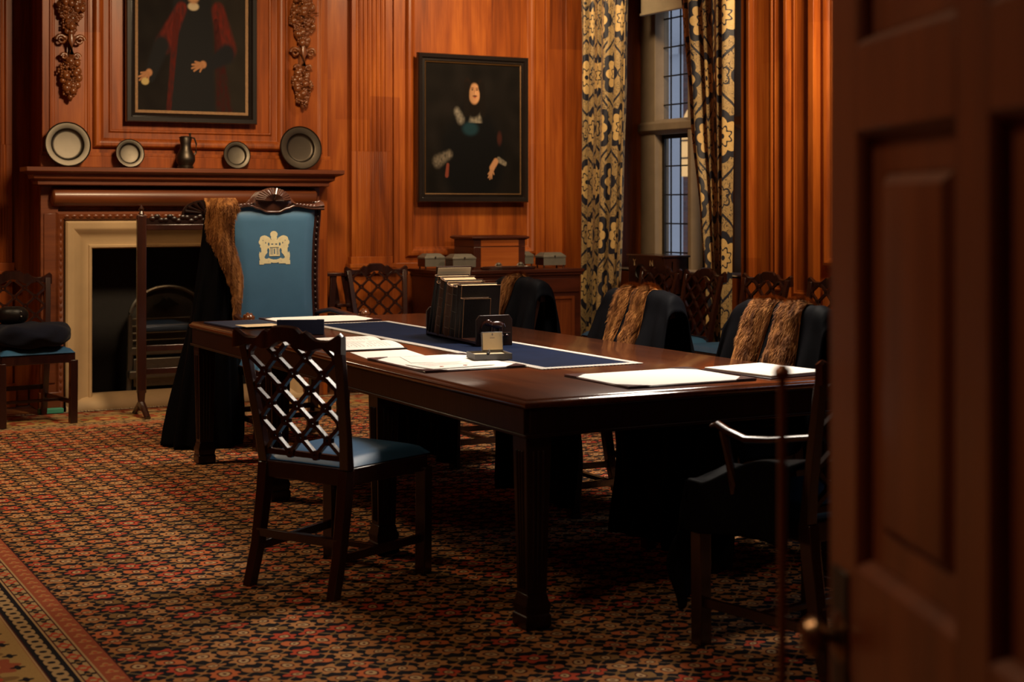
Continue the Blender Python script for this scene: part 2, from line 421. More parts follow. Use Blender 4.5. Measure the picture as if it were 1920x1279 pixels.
    def ball(s, c, r, n=8, m_=6, sq=(1, 1, 1)):
        k = len(s.v); c = Vector(c)
        s.v.append((c.x, c.y, c.z+r*sq[2]))
        for i in range(1, m_):
            ph = PI*i/m_
            for j in range(n): s.v.append((c.x+r*sq[0]*math.sin(ph)*math.cos(2*PI*j/n), c.y+r*sq[1]*math.sin(ph)*math.sin(2*PI*j/n), c.z+r*sq[2]*math.cos(ph)))
        s.v.append((c.x, c.y, c.z-r*sq[2])); e = len(s.v)-1
        for j in range(n):
            s.f.append((k, k+1+j, k+1+(j+1) % n)); s.f.append((e, e-n+(j+1) % n, e-n+j))
            for i in range(m_-2): a = k+1+i*n+j; b_ = k+1+i*n+(j+1) % n; s.f.append((a, a+n, b_+n, b_))
        return s
    def build(s, name, mat, parent=None, bevel=0, ang=35, solid=0, seg=2, sub=0, fix=True):
        me = bpy.data.meshes.new(name); me.from_pydata(s.v, [], s.f); me.materials.append(M[mat] if isinstance(mat, str) else mat)
        if s.uv:
            L = me.uv_layers.new(name='UVMap')
            for lp in me.loops: L.data[lp.index].uv = s.uv[lp.vertex_index]
        if fix and len(s.f) < 30000:
            bm = bmesh.new(); bm.from_mesh(me); bmesh.ops.recalc_face_normals(bm, faces=bm.faces); bm.to_mesh(me); bm.free()
        me.polygons.foreach_set('use_smooth', [True]*len(me.polygons))
        me.set_sharp_from_angle(angle=math.radians(ang))
        o = bpy.data.objects.new(name, me); col.objects.link(o)
        if parent: o.parent = parent
        if solid: md = o.modifiers.new('solid', 'SOLIDIFY'); md.thickness = solid; md.offset = 0
        if sub: md = o.modifiers.new('sub', 'SUBSURF'); md.levels = sub; md.render_levels = sub
        if bevel:
            md = o.modifiers.new('bevel', 'BEVEL'); md.width = bevel; md.segments = seg; md.limit_method = 'ANGLE'; md.angle_limit = math.radians(40); md.harden_normals = False
        return o
def tag(o, label, cat, group=None, kind=None):
    if label: o['label'] = label
    if cat: o['category'] = cat
    if group: o['group'] = group
    if kind: o['kind'] = kind
    return o
def thing(name, label, cat, loc=(0, 0, 0), rz=0, group=None):
    o = bpy.data.objects.new(name, None); o.empty_display_size = .1; col.objects.link(o)
    o.location = loc; o.rotation_euler = (0, 0, rz); return tag(o, label, cat, group)
def struct(o): o['kind'] = 'structure'; return o
def dup(root, loc, rz, label, group=None):
    r = root.copy(); col.objects.link(r); r.location = loc; r.rotation_euler = (0, 0, rz); r['label'] = label
    if group: r['group'] = group
    for ch in list(root.children):
        c_ = ch.copy(); col.objects.link(c_); c_.parent = r
        for g in ch.children: d = g.copy(); col.objects.link(d); d.parent = c_
    return r
EX, EY, EZ = (1, 0, 0), (0, 1, 0), (0, 0, 1)
NX, NY = (-1, 0, 0), (0, -1, 0)

# ================================================================== THE ROOM
H = 3.9; WX0, WX1, WY0, WY1 = -.4, 6.5, .6, 10.8
struct(MB().box(WX0-.2, 7.2, -1.6, WY1+.2, -.12, -.004).build('floor', 'floor'))
struct(MB().box(WX0-.2, 7.2, -1.6, WY1+.2, H, H+.12).build('ceiling', 'plaster'))
struct(MB().box(WX0-.2, WX0, -1.6, WY1+.2, 0, H).build('wall_left', 'panel_y'))
nb = MB().box(WX0, -.02, WY0-.25, WY0, 0, H).box(.98, WX1, WY0-.25, WY0, 0, H).box(-.02, .98, WY0-.25, WY0, 2.15, H)
struct(nb.build('wall_near', 'panel'))
struct(MB().box(WX0, 2.6, -1.7, -1.6, 0, H).build('wall_hall', 'plaster'))
struct(MB().box(2.5, 2.6, -1.6, WY0-.25, 0, H).build('wall_hall_side', 'plaster'))

# far wall with panels and fluted pilasters
BOL = [(-.045, 0), (-.040, .014), (-.028, .030), (-.010, .034), (.008, .026), (.020, .010), (.034, .006), (.040, -.004)]
OV = [(-.02, 0), (-.018, .010), (-.004, .012), (.0, .006), (.014, .002), (.026, -.006)]
fw = MB()
fw.box(WX0, 7.2, WY1, WY1+.2, 0, H)
def far_panel(x0, x1, z0, z1, prof=BOL): fw.frame(x0, x1, z0, z1, prof, (0, WY1, 0), EX, EZ, NY)
far_panel(4.95, 6.03, 1.02, 3.6); far_panel(4.95, 6.03, .16, .84)
far_panel(.1, 1.40, 1.02, 3.6); far_panel(.1, 1.40, .16, .84)
fw.box(4.80, 4.845, WY1-.02, WY1, .93, 3.7)
fw.box(6.16, 6.20, WY1-.025, WY1, .1, 3.7); fw.box(6.33, 6.50, WY1-.06, WY1, .0, 3.8)
fw.box(4.12, 4.2, WY1-.03, WY1, .1, 3.8)
for (x0, x1) in ((2.1, 4.1),):
    pass
struct(fw.build('wall_far', 'panel', bevel=.003))
def pilaster(name, x0, x1, yb, axis='y', n=7):
    p = MB(); d = .05; W_ = x1-x0
    def P3(a, h, z): return (a, yb-h, z) if axis == 'y' else (yb-h, a, z)
    def prof(depth, per, za, zb, shape):
        pts = [(x0, 0), (x0, d)]; mrg = .035; q = (W_-2*mrg)/per
        pts.append((x0+mrg, d))
        for i in range(per):
            for k in range(1, 7):
                t = k/6; g = math.sin(PI*t)
                pts.append((x0+mrg+q*(i+t*.82), d-depth*(g if shape else abs(g)**.5)))
            pts.append((x0+mrg+q*(i+1), d))
        pts += [(x1, d), (x1, 0)]
        p.loft([[P3(a, h, za) for a, h in pts], [P3(a, h, zb) for a, h in pts]])
    prof(.013, n, 1.80, 3.5, False); prof(.005, n*2, .99, 1.80, True)
    def blk(e, z0, z1, dd):
        a = P3(x0-e, dd, 0); b_ = P3(x1+e, 0, 0)
        p.box(min(a[0], b_[0]), max(a[0], b_[0]), min(a[1], b_[1]), max(a[1], b_[1]), z0, z1)
    blk(.0, 0, .86, .06); blk(.03, .86, .885, .095); blk(.022, .885, .905, .085); blk(.03, .905, .935, .09); blk(.012, .935, .99, .065)
    blk(.012, 3.5, 3.53, .07); blk(0, 3.53, 3.7, .05); blk(.03, 3.7, 3.75, .09); blk(.02, .0, .16, .08)
    return struct(p.build(name, 'panel' if axis == 'y' else 'panel_y', bevel=.002, ang=50))
pilaster('trim_pilaster_1', 4.436, 4.76, WY1); pilaster('trim_pilaster_2', 1.60, 1.93, WY1)
# dado rail, cornice, skirting
c1 = MB()
for (a, b_) in ((4.79, 6.32), (WX0, 1.57)):
    c1.box(a, b_, WY1-.045, WY1, .885, .935)
struct(c1.build('trim_dado', 'panel_h', bevel=.004))
cr = MB().box(WX0, WX1, WY1-.10, WY1, 3.72, H).box(WX1-.10, WX1, WY0, WY1, 3.72, H).box(WX0, WX0+.10, WY0, WY1, 3.72, H)
cr.box(WX0, WX1, WY1-.2, WY1, 3.82, H).box(WX1-.2, WX1, WY0, WY1, 3.82, H)
struct(cr.build('trim_cornice', 'panel_h', bevel=.01))
struct(MB().box(4.12, WX1, WY1-.03, WY1, 0, .14).box(WX0, 2.04, WY1-.03, WY1, 0, .14).build('baseboard_far', 'panel_h', bevel=.004))

# right wall with window opening y 8.55..10.40, z .88..3.05
rw = MB(); T0, T1 = WX1, 7.0
rw.box(T0, T1, WY0-.25, 3.9, 0, H).box(T0, T1, 5.3, 8.55, 0, H).box(T0, T1, 3.9, 5.3, 0, .9).box(T0, T1, 3.9, 5.3, 3.0, H).box(T0, T1, 10.40, WY1, 0, H).box(T0, T1, 8.55, 10.40, 0, .88).box(T0, T1, 8.55, 10.40, 3.1, H)
def rpan(y0, y1, z0, z1, prof=BOL): rw.frame(y0, y1, z0, z1, prof, (WX1, 0, 0), EY, EZ, NX)
rpan(8.10, 8.20, .82, 3.6, OV); 
rpan(7.86, 8.00, .80, 3.6, OV)
rpan(6.2, 7.66, 1.02, 3.6); rpan(6.2, 7.66, .18, .86); 
rpan(8.26, 8.44, .2, 3.6, OV)
rw.box(WX1-.05, WX1, 8.445, 8.475, .1, 3.7); rw.box(WX1-.03, WX1, 8.475, 8.56, .1, 3.7)
rw.box(WX1-.045, WX1, 8.045, 8.075, .1, 3.7); rw.box(WX1-.06, WX1, 7.745, 7.80, .1, 3.7); rw.box(WX1-.03, WX1, 7.80, 7.83, .1, 3.7)
struct(rw.build('wall_right', 'panel_y', bevel=.003))
struct(MB().box(WX1-.03, WX1, WY0, WY1-.03, 0, .14).build('baseboard_right', 'panel_y', bevel=.004))

# window of three stone-framed lights with a transom
wf = MB(); gx0, gx1 = 6.84, 6.98
wf.box(gx0, gx1, 10.19, 10.40, .88, 3.1); wf.box(gx0, gx1, 8.55, 8.63, .88, 3.1)
mull = [(9.63, 9.74), (9.075, 9.185)]
for a, b_ in mull:
    wf.prism([(gx1, a), (gx0+.03, a), (gx0-.02, (a+b_)/2-.02), (gx0-.02, (a+b_)/2+.02), (gx0+.03, b_), (gx1, b_)], (0, 0, .88), EX, EY, EZ, 2.22)
wf.prism([(gx1, 1.955), (gx0+.01, 1.955), (gx0-.03, 1.985), (gx0-.03, 2.04), (gx0+.02, 2.075), (gx1, 2.075)], (0, 8.55, 0), EX, EZ, EY, 1.85)
wf.box(gx0, gx1, 8.55, 10.40, 2.96, 3.1)
wf.box(6.5, gx1, 8.55, 10.40, .86, .885)
wobj = struct(wf.build('window_1', 'wstone', bevel=.006))
lights = [(9.74, 10.19), (9.185, 9.63), (8.63, 9.075)]
for (a, b_) in lights:
    for (z0, z1, low) in ((.885, 1.955, True), (2.075, 2.96, False)):
        t = .034 if low else .008
        if low:
            fr = MB().frame(a, b_, z0, z1, [(0, 0), (0, .02), (t, .02), (t, 0)], (6.93, 0, 0), EY, EZ, NX)
            struct(fr.build('casement', 'iron', wobj))
        lead = MB(); n = 3 if b_-a > .4 else 3
        ys = [10.091-9.74, 9.957-9.74, 9.832-9.74]
        for q in ys: lead.box(6.926, 6.936, a+q-.005, a+q+.005, z0, z1)
        z = z0+.12
        while z < z1-.05: lead.box(6.925, 6.937, a, b_, z-.0055, z+.0055); z += .232
        struct(lead.build('lead_cames', 'iron', wobj))
        struct(MB().box(6.929, 6.932, a, b_, z0, z1).build('pane', 'glass', wobj))
w2 = MB().frame(3.9, 5.3, .9, 3.0, [(-.12, 0), (-.12, .03), (0, .03), (.0, .01)], (WX1, 0, 0), EY, EZ, NX)
for q in (4.35, 4.82): w2.box(WX1-.02, WX1, q, q+.05, .9, 3.0)
w2o = struct(w2.build('window_2', 'wstone')); struct(MB().box(WX1+.006, WX1+.009, 3.9, 5.3, .9, 3.0).build('pane', 'glass', w2o))
# courtyard beyond the window
fc = MB().box(11.0, 11.4, 15.75, 24, -1, 9)
fc.box(10.93, 11.0, 15.75, 24, 3.3, 3.42)
tag(fc.build('building', 'facade'), 'pale rendered building across the courtyard, seen through the leaded window', 'building')
bw = MB().box(11.0, 11.4, 10, 15.75, -1, 9)
b1 = tag(bw.build('brick_building', 'brick'), 'dark brick building with a glowing arched window, beyond the leaded window', 'building')
aw = [(15.10, 1.75)]+[(15.42+.32*math.cos(t), 2.33+.32*math.sin(t)) for t in [PI-PI*k/14 for k in range(15)]]+[(15.74, 1.75)]
MB().prism(aw, (10.97, 0, 0), EY, EZ, EX, .03).build('arched_window', 'litwin', b1)
gl = MB()
for q in (15.31, 15.53): gl.box(10.955, 10.968, q-.012, q+.012, 1.75, 2.6)
for q in (1.98, 2.2, 2.42): gl.box(10.955, 10.968, 15.12, 15.72, q-.01, q+.01)
gl.build('glazing_bar', 'iron', b1)

# roller blind at the window head
bl = thing('roller_blind', 'cream roller blind rolled up at the head of the window', 'blind', (6.62, 9.7, 2.90))
MB().box(-.012, .012, -.42, .34, .0, .26).build('blind_cloth', 'blind', bl)
MB().box(-.02, .02, -.43, .35, -.016, .004).build('bottom_rail', 'blind', bl, bevel=.004)

# ================================================================== CHIMNEY BREAST
cb = MB(); BY = 10.35; OX0, OX1, OZ1 = 2.36, 3.70, 1.13
cb.box(2.05, OX0, BY, WY1, 0, H).box(OX1, 4.08, BY, WY1, 0, H).box(OX0, OX1, BY, WY1, OZ1, H)
CP = [(-.06, 0), (-.055, .02), (-.04, .034), (-.02, .034), (.0, .02), (.012, .006), (.05, .002), (.056, .012), (.066, .012), (.072, 0)]
cb.frame(2.44, 3.70, 1.83, 3.65, CP, (0, BY, 0), EX, EZ, NY)
for (a, b_) in ((2.115, 2.345), (3.775, 4.02)):
    cb.frame(a, b_, 1.78, 3.65, OV, (0, BY, 0), EX, EZ, NY)
cb.box(2.03, 4.10, BY-.05, BY, 1.64, 1.715); cb.box(2.04, 4.09, BY-.035, BY, 1.715, 1.74)
struct(cb.build('wall_chimney', 'panel', bevel=.003))
fb = MB().box(OX0-.0, OX0+.02, BY+.02, WY1-.01, 0, OZ1).box(OX1-.02, OX1, BY+.02, WY1-.01, 0, OZ1).box(OX0, OX1, WY1-.04, WY1-.01, 0, OZ1).box(OX0, OX1, BY+.02, WY1, OZ1-.02, OZ1-.002).box(OX0, OX1, BY, WY1, 0, .02)
struct(fb.build('wall_hearth', 'soot'))

mt = thing('mantelpiece', 'dark polished wooden mantelpiece with a bold rounded frieze, around the stone fireplace', 'mantelpiece', (3.03, BY, 0))
def U(mb, x0, x1, yf, yb, prof):       # moulding round three sides: (overhang, z)
    mb.loft([[(x0-d, yb, z), (x0-d, yf-d, z), (x1+d, yf-d, z), (x1+d, yb, z)] for d, z in prof])
    return mb
sh = U(MB(), -1.04, 1.00, -.16, 0, [(-.02, 1.515), (.0, 1.52), (.0, 1.545), (.03, 1.56), (.035, 1.585), (.075, 1.60), (.085, 1.607), (.085, 1.635)])
sh.build('shelf', 'mantel', mt, bevel=.002)
tr = MB(); prof = [(0, 1.372)]+[(.085*math.sin(t)+.045, 1.441-.066*math.cos(t)) for t in [PI*k/14 for k in range(15)]]+[(0, 1.51)]
tr.loft([[(x, -h, z) for h, z in prof] for x in (-.92, .915)])
for x in (-.92, .915): tr.ball((x, -.045, 1.441), .066, 16, 10, (.35, 1.28, 1))
tr.build('frieze', 'mantel', mt, ang=50)
for sx in (-1, 1):
    p = MB(); x0, x1 = ((-1.0, -.885) if sx < 0 else (.875, .97))
    p.box(x0, x1, -.05, 0, .0, 1.515); p.box(x0-.012, x1+.012, -.07, 0, 0, .14); p.box(x0+.02, x1-.02, -.06, 0, .2, 1.33)
    p.build('upright', 'mantel', mt, bevel=.004)
# carved egg-and-leaf moulding round the stone
cm = MB(); cm.frame(-.905, .90, -.9, 1.345, [(0, 0), (.004, .05), (.02, .062), (.05, .05), (.062, .03), (.066, 0)], (0, 0, 0), EX, EZ, NY)
k = 0; z = .12
while z < 1.29:
    for x in (-.872, .867): cm.ball((x, -.052, z), .017, 7, 5, (.8, .7, 1.35))
    z += .048
x = -.83
while x < .84: cm.ball((x, -.052, 1.312), .017, 7, 5, (1.35, .7, .8)); x += .048
cmo = cm.build('carved_moulding', 'mantel', mt)
# cut moulding off below floor by clamping
for v_ in cmo.data.vertices:
    if v_.co.z < 0: v_.co.z = 0.0
st = thing('fireplace_surround', 'pale limestone fireplace surround with a mitred hollow moulding', 'fireplace', (3.03, BY, 0))
SP = [(0, 0), (.0, .062), (.012, .072), (.045, .070), (.060, .060), (.085, .036), (.115, .016), (.145, .005), (.160, .005), (.166, .014), (.180, .012), (.188, .0), (.190, -.14)]
s1 = MB(); o_ = -.01
rings = []
for d, h in SP:
    x0, x1, zt, zb = -.838+d, .838-d, 1.278-d, .0+max(0, .035+(.09-d)*.1)
    rings.append([(x0, -h, .0), (x0, -h, zt), (x1, -h, zt), (x1, -h, .0)])
s1.loft(rings, closed=False, cap=False)
s1.build('surround', 'stone', st, bevel=0, ang=40)
kb = MB(); kb.prism([(-.07, 0), (-.075, .03), (-.03, .075), (.02, .10), (.06, .105), (.12, .10), (.12, 0)], (-.838, 0, 0), EY, EZ, EX, 1.676)
kb.build('kerb', 'stone', st, ang=60)

# fire grate in the opening
gr = thing('fire_grate', 'arched cast-iron fire grate inside the fireplace', 'fire grate', (2.95, 10.5, .02))
arch = [(-.26, .1)]+[(.26*math.cos(t), .58+.21*math.sin(t)) for t in [PI-PI*k/20 for k in range(21)]]+[(.26, .1)]
MB().prism(arch, (0, .08, 0), EX, EZ, EY, .025).build('fireback', 'gratem', gr)
rim = MB().tube([(x*1.02, .05, z) for x, z in arch], .016, 8); rim.build('arch_rim', 'gratem', gr)
bars = MB()
for z in (.42, .47, .52, .57): bars.tube([(-.26, -.0, z), (.26, -.0, z)], .008, 6)
bars.build('fire_bars', 'gratem', gr)
MB().prism([(-.09, .66), (-.03, .645), (0, .62), (.03, .645), (.09, .66), (.04, .69), (.02, .71), (0, .69), (-.02, .71), (-.04, .69)], (0, .05, 0), EX, EZ, EY, .03).build('eagle_ornament', 'iron', gr)
MB().box(-.28, .28, -.04, .08, .32, .38).box(-.26, .26, -.03, .06, .1, .3).build('basket', 'gratem', gr, bevel=.01)
MB().box(-.30, .30, -.08, .02, .16, .22).box(-.32, .32, -.10, .04, 0, .05).build('ash_front', 'gratem', gr, bevel=.012)
for sx in (-1, 1):
    MB().tube([(sx*.29, -.02, 0), (sx*.29, -.02, .1), (sx*.28, -.02, .3), (sx*.28, -.02, .6)], [.03, .018, .022, .014], 10).build('leg', 'gratem', gr)

# cheval fire screen
fs = thing('fire_screen', 'carved dark mahogany fire screen with a glass pane, standing before the fireplace', 'fire screen', (3.0, 9.80, 0))
for sx in (-1, 1):
    x = sx*.43
    MB().posts([(x, 0, .16), (x, 0, 1.32)], [(.03, .018)]*2).build('post', 'mahog', fs, bevel=.006)
    MB().lathe([(.001, 1.32), (.02, 1.325), (.012, 1.345), (.02, 1.36), (.001, 1.39)], (x, 0, 0), 12).build('finial', 'mahog', fs)
    f = MB().tube([(x, 0, .18), (x, 0, .10), (x, 0, .05)], [.03, .022, .026], 8)
    f.tube([(x, -.16, .015), (x, -.08, .06), (x, 0, .09), (x, .08, .06), (x, .16, .015)], [.02, .022, .028, .022, .02], 8)
    f.build('foot', 'mahog', fs)
MB().box(-.40, .40, -.015, .015, 1.22, 1.26).build('top_rail', 'mahog', fs, bevel=.005)
cst = MB().box(-.40, .40, -.012, .012, 1.26, 1.30)
random.seed(3)
for i in range(26):
    x = -.36+.72*i/25; cst.ball((x, -.01, 1.295+.015*math.sin(i*1.9)), .022, 7, 5, (1, .6, .8))
fan = [(-.16, 1.30)]+[(.16*math.cos(t), 1.33+.09*math.sin(t)) for t in [PI-PI*k/12 for k in range(13)]]+[(.16, 1.30)]
cst.prism(fan, (0, -.015, 0), EX, EZ, EY, .03)
for k in range(9):
    t = PI*(k+.5)/9; cst.tube([(.04*math.cos(t), -.02, 1.33+.02*math.sin(t)), (.15*math.cos(t), -.022, 1.33+.085*math.sin(t))], [.006, .013], 6)
cst.ball((0, -.02, 1.33), .03, 10, 8)
cst.build('carved_crest', 'mahog_leg', fs)
MB().box(-.40, .40, -.012, .012, .43, .47).box(-.40, .40, -.012, .012, .28, .32).build('bottom_rail', 'mahog', fs, bevel=.004)
MB().box(-.40, .40, -.003, .003, .47, 1.22).build('glass_pane', 'sglass', fs)
shd = [(-.09, .98), (.09, .98), (.09, .86), (.06, .76), (0, .70), (-.06, .76), (-.09, .86)]
se = MB().tube([(x+.19, -.006, z) for x, z in shd+[shd[0]]], .004, 6); se.tube([(.19, -.006, .98), (.19, -.006, .70)], .003, 6).tube([(.10, -.006, .88), (.28, -.006, .88)], .003, 6)
se.build('shield_outline', 'silver', fs)  # thin silver shield outline lying on the glass pane

# ------------------------------------------------------------------ carved garlands
def garland(x, zt, zb, seed, label):
    random.seed(seed); g = MB(); y = BY-.03
    def cluster(zc, w_, h_, n):
        for _ in range(n):
            a = random.uniform(-1, 1); c_ = random.uniform(-1, 1)
            if a*a+c_*c_ > 1.05: continue
            px_, pz = x+a*w_, zc+c_*h_; dpt = .035*(1-.6*(a*a+c_*c_))
            k = random.random()
            if k < .45: g.ball((px_, y-dpt, pz), random.choice((.010, .014, .020, .027)), 10, 7)
            elif k < .8:
                for q in range(5):
                    t = q*2*PI/5; g.ball((px_+.014*math.cos(t), y-dpt, pz+.014*math.sin(t)), .010, 6, 4)
            else:
                t = random.uniform(0, 2*PI); g.tube([(px_, y-.01, pz), (px_+.02*math.cos(t), y-dpt-.01, pz+.02*math.sin(t)), (px_+.045*math.cos(t), y-dpt, pz+.045*math.sin(t))], [.007, .018, .002], 6, .45)
    H_ = .89
    cluster(zb+.74*H_, .085, .17*H_, 150); cluster(zb+1.0*H_, .06, .1*H_, 60)
    cluster(zb+.56*H_, .042, .06*H_, 40)
    for sx in (-1, 1):                       # curled leaf scrolls
        for zc, r in ((zb+.45*H_, .034), (zb+.325*H_, .021)):
            cx_ = x+sx*(.060 if r > .03 else .042)
            g.tube([(cx_+r*(1-k/22)*math.cos(k*.55)*sx, y-.02, zc+r*(1-k/22)*math.sin(k*.55)) for k in range(18)], [.013-.0004*k for k in range(18)], 7)
            g.tube([(x+sx*.01, y-.01, zc-.02), (x+sx*.03, y-.025, zc+.015), (cx_, y-.02, zc+r*.9)], [.008, .013, .008], 6)
    g.tube([(x, y-.02, zb+.54*H_), (x+.004, y-.04, zb+.44*H_), (x+.002, y-.035, zb+.34*H_), (x, y-.01, zb+.27*H_)], [.010, .026, .020, .004], 8, .6)
    cluster(zb+.20*H_, .066, .12*H_, 85); cluster(zb+.08*H_, .036, .07*H_, 34)
    g.ball((x, y-.015, zb+.02), .020, 8, 6, (.8, .8, 1.6))
    g.box(x-.02, x+.02, y-.004, BY, zb+.03, zt)
    return tag(g.build('carved_garland', 'carved', ang=60), label, 'wood carving', 'carved fruit and flower drops beside the large portrait')
garland(2.225, 2.98, 2.09, 5, 'carved wooden garland of fruit and flowers left of the large portrait')
garland(3.87, 3.05, 2.085, 11, 'carved wooden garland of fruit and flowers right of the large portrait')

# ------------------------------------------------------------------ pewter on the mantel
pl = [('pewter_plate', 2.193, .152, 'pewter', 'largest pewter charger, left end of the mantelshelf', .66), ('pewter_plate', 2.606, .098, 'pewter', 'small pewter plate on the mantelshelf, between the left charger and the jug', .66),
      ('pewter_plate', 3.356, .098, 'pewter', 'small pewter plate on the mantelshelf, between the jug and the right charger', .66), ('pewter_plate', 3.83, .158, 'pewterd', 'large dark pewter charger at the right end of the mantelshelf', .62)]
for nm, x, r, mm, lb, w_ in pl:
    R_ = Matrix.Rotation(PI/2-.16, 4, 'X')
    prof = [(.001, -.010), (w_*r, -.010), (r*.96, .010), (r, .012), (r, .018), (r*.985, .023), (r*.955, .018), (r*.94, .016), (w_*r*1.14, .014), (w_*r*1.08, .012), (w_*r*1.02, .002), (w_*r*.95, -.004), (w_*r*.85, -.006), (.001, -.004)]
    o = MB().lathe(prof, (x, 10.245, 1.637+r*math.cos(.16)), 56, R_).build(nm, mm)
    tag(o, lb, 'plate', 'pewter plates on the mantelshelf')
jg = thing('pewter_jug', 'dark pewter flagon in the middle of the mantelshelf', 'jug', (2.98, 10.20, 1.636))
MB().lathe([(.001, 0), (.052, 0), (.056, .012), (.048, .02), (.064, .05), (.066, .075), (.052, .11), (.038, .135), (.036, .17), (.042, .205), (.040, .21), (.001, .208)], (0, 0, 0), 28).build('body', 'pewterd', jg)
MB().lathe([(.001, .208), (.044, .21), (.044, .216), (.03, .222), (.001, .224)], (0, 0, 0), 24).build('lid', 'pewterd', jg)
MB().tube([(.035, 0, .215), (.062, 0, .21), (.075, 0, .17), (.072, 0, .11), (.055, 0, .085)], .006, 8).tube([(.034, 0, .215), (.03, 0, .245)], [.006, .009], 8).build('handle', 'pewterd', jg)

# ------------------------------------------------------------------ paintings
def sm(a, b_, x): t = max(0, min(1, (x-a)/(b_-a))); return t*t*(3-2*t)
def mixc(a, b_, t): return tuple(p+(q-p)*t for p, q in zip(a, b_))
def canvas(o_loc, W_, Hh, fn, parent, nu=210, nv=260):
    g = MB().grid(lambda i, j: (W_*(i-.5), 0, Hh*j), nu, nv)
    ob = g.build('canvas', 'paint', parent, fix=False)
    at = ob.data.color_attributes.new('paint', 'FLOAT_COLOR', 'POINT')
    k = 0
    for i in range(nu+1):
        for j in range(nv+1):
            at.data[k].color = tuple(fn(i/nu, j/nv))+(1,); k += 1
    ob.location = o_loc; return ob
def ell(u, v, cu, cv, ru, rv, soft=.25, rot=0):
    du, dv = u-cu, v-cv
    if rot: du, dv = du*math.cos(rot)+dv*math.sin(rot), -du*math.sin(rot)+dv*math.cos(rot)
    r = math.hypot(du/ru, dv/rv); return 1-sm(1-soft, 1+soft, r)
def seg(u, v, a, b_, w0, w1, soft=.3):
    ax, ay = a; bx, by = b_; L = (bx-ax)**2+(by-ay)**2
    t = max(0, min(1, ((u-ax)*(bx-ax)+(v-ay)*(by-ay))/L)); d = math.hypot(u-ax-t*(bx-ax), v-ay-t*(by-ay))
    return 1-sm((w0+(w1-w0)*t)*(1-soft), (w0+(w1-w0)*t)*(1+soft), d)
def hand(c_, u, v, cu, cv, dirx, diry, s_, col_, asp=1.0):
    # palm and five fingers, painted
    c_ = mixc(c_, col_, ell(u, v, cu, cv, .026*s_, .024*s_, .3))
    ang = math.atan2(diry, dirx)
    for k, (da, ln) in enumerate(((-.62, .066), (-.26, .088), (.05, .094), (.36, .084), (1.05, .052))):
        a_ = ang+da*.8; e = (cu+ln*s_*math.cos(a_), cv+ln*s_*math.sin(a_))
        c_ = mixc(c_, tuple(q*(.85+.07*(k % 2)) for q in col_), seg(u, v, (cu+.012*s_*math.cos(a_), cv+.012*s_*math.sin(a_)), e, .0098*s_, .0065*s_))
    return c_
def paint1(u, v):      # full-length robed figure, lower body only in view
    n = noise.noise((u*9, v*9, 3)); n2 = noise.noise((u*40, v*25, 1))
    c_ = mixc((.010, .008, .007), (.022, .018, .014), sm(.2, .9, u)*.8+n*.3)
    v = v*1.2+.02
    red = (.11, .014, .009)
    # body dark gown with faint blue
    bodyw = .16+.05*(1-v)
    c_ = mixc(c_, (.013, .013, .014), 1-sm(bodyw*.9, bodyw*1.15, abs(u-.50)))
    # red robe panels
    f = seg(u, v, (.40, .78), (.25, .52), .05, .075); c_ = mixc(c_, red, f*(.75+n2*.5))
    f = seg(u, v, (.36, .72), (.285, .02), .030, .022); c_ = mixc(c_, (.065, .010, .007), f*(.8+n2*.6))
    f = seg(u, v, (.74, .78), (.82, .50), .06, .085); c_ = mixc(c_, red, f*(.75+n2*.5))
    f = seg(u, v, (.72, .70), (.80, .02), .02, .075); c_ = mixc(c_, (.035, .008, .007), f*(.7+n2*.6))
    # dark sleeves
    f = seg(u, v, (.22, .50), (.12, .28), .07, .05); c_ = mixc(c_, (.012, .012, .013), f)
    f = seg(u, v, (.82, .46), (.66, .37), .075, .042); c_ = mixc(c_, (.013, .013, .015), f)
    # ruffled collar region and pale lace
    c_ = mixc(c_, (.42, .34, .22), ell(u, v, .51, .80, .05, .03))
    c_ = mixc(c_, (.02, .014, .010), ell(u, v, .51, .93, .085, .085)); c_ = mixc(c_, (.34, .18, .09), ell(u, v, .51, .89, .058, .07))
    for eu in (.488, .532): c_ = mixc(c_, (.05, .025, .015), ell(u, v, eu, .905, .011, .006, .4))
    c_ = mixc(c_, (.22, .10, .05), ell(u, v, .51, .885, .007, .018, .5)); c_ = mixc(c_, (.20, .05, .03), ell(u, v, .51, .857, .016, .005, .5))
    skin = (.34, .16, .075)
    c_ = hand(c_, u, v, .60, .375, -1, -.25, 1.15, skin)
    c_ = hand(c_, u, v, .11, .30, -.8, -.5, 1.1, skin)
    c_ = mixc(c_, (.40, .30, .12), ell(u, v, .075, .235, .034, .026))
    return tuple(max(0, q) for q in c_)
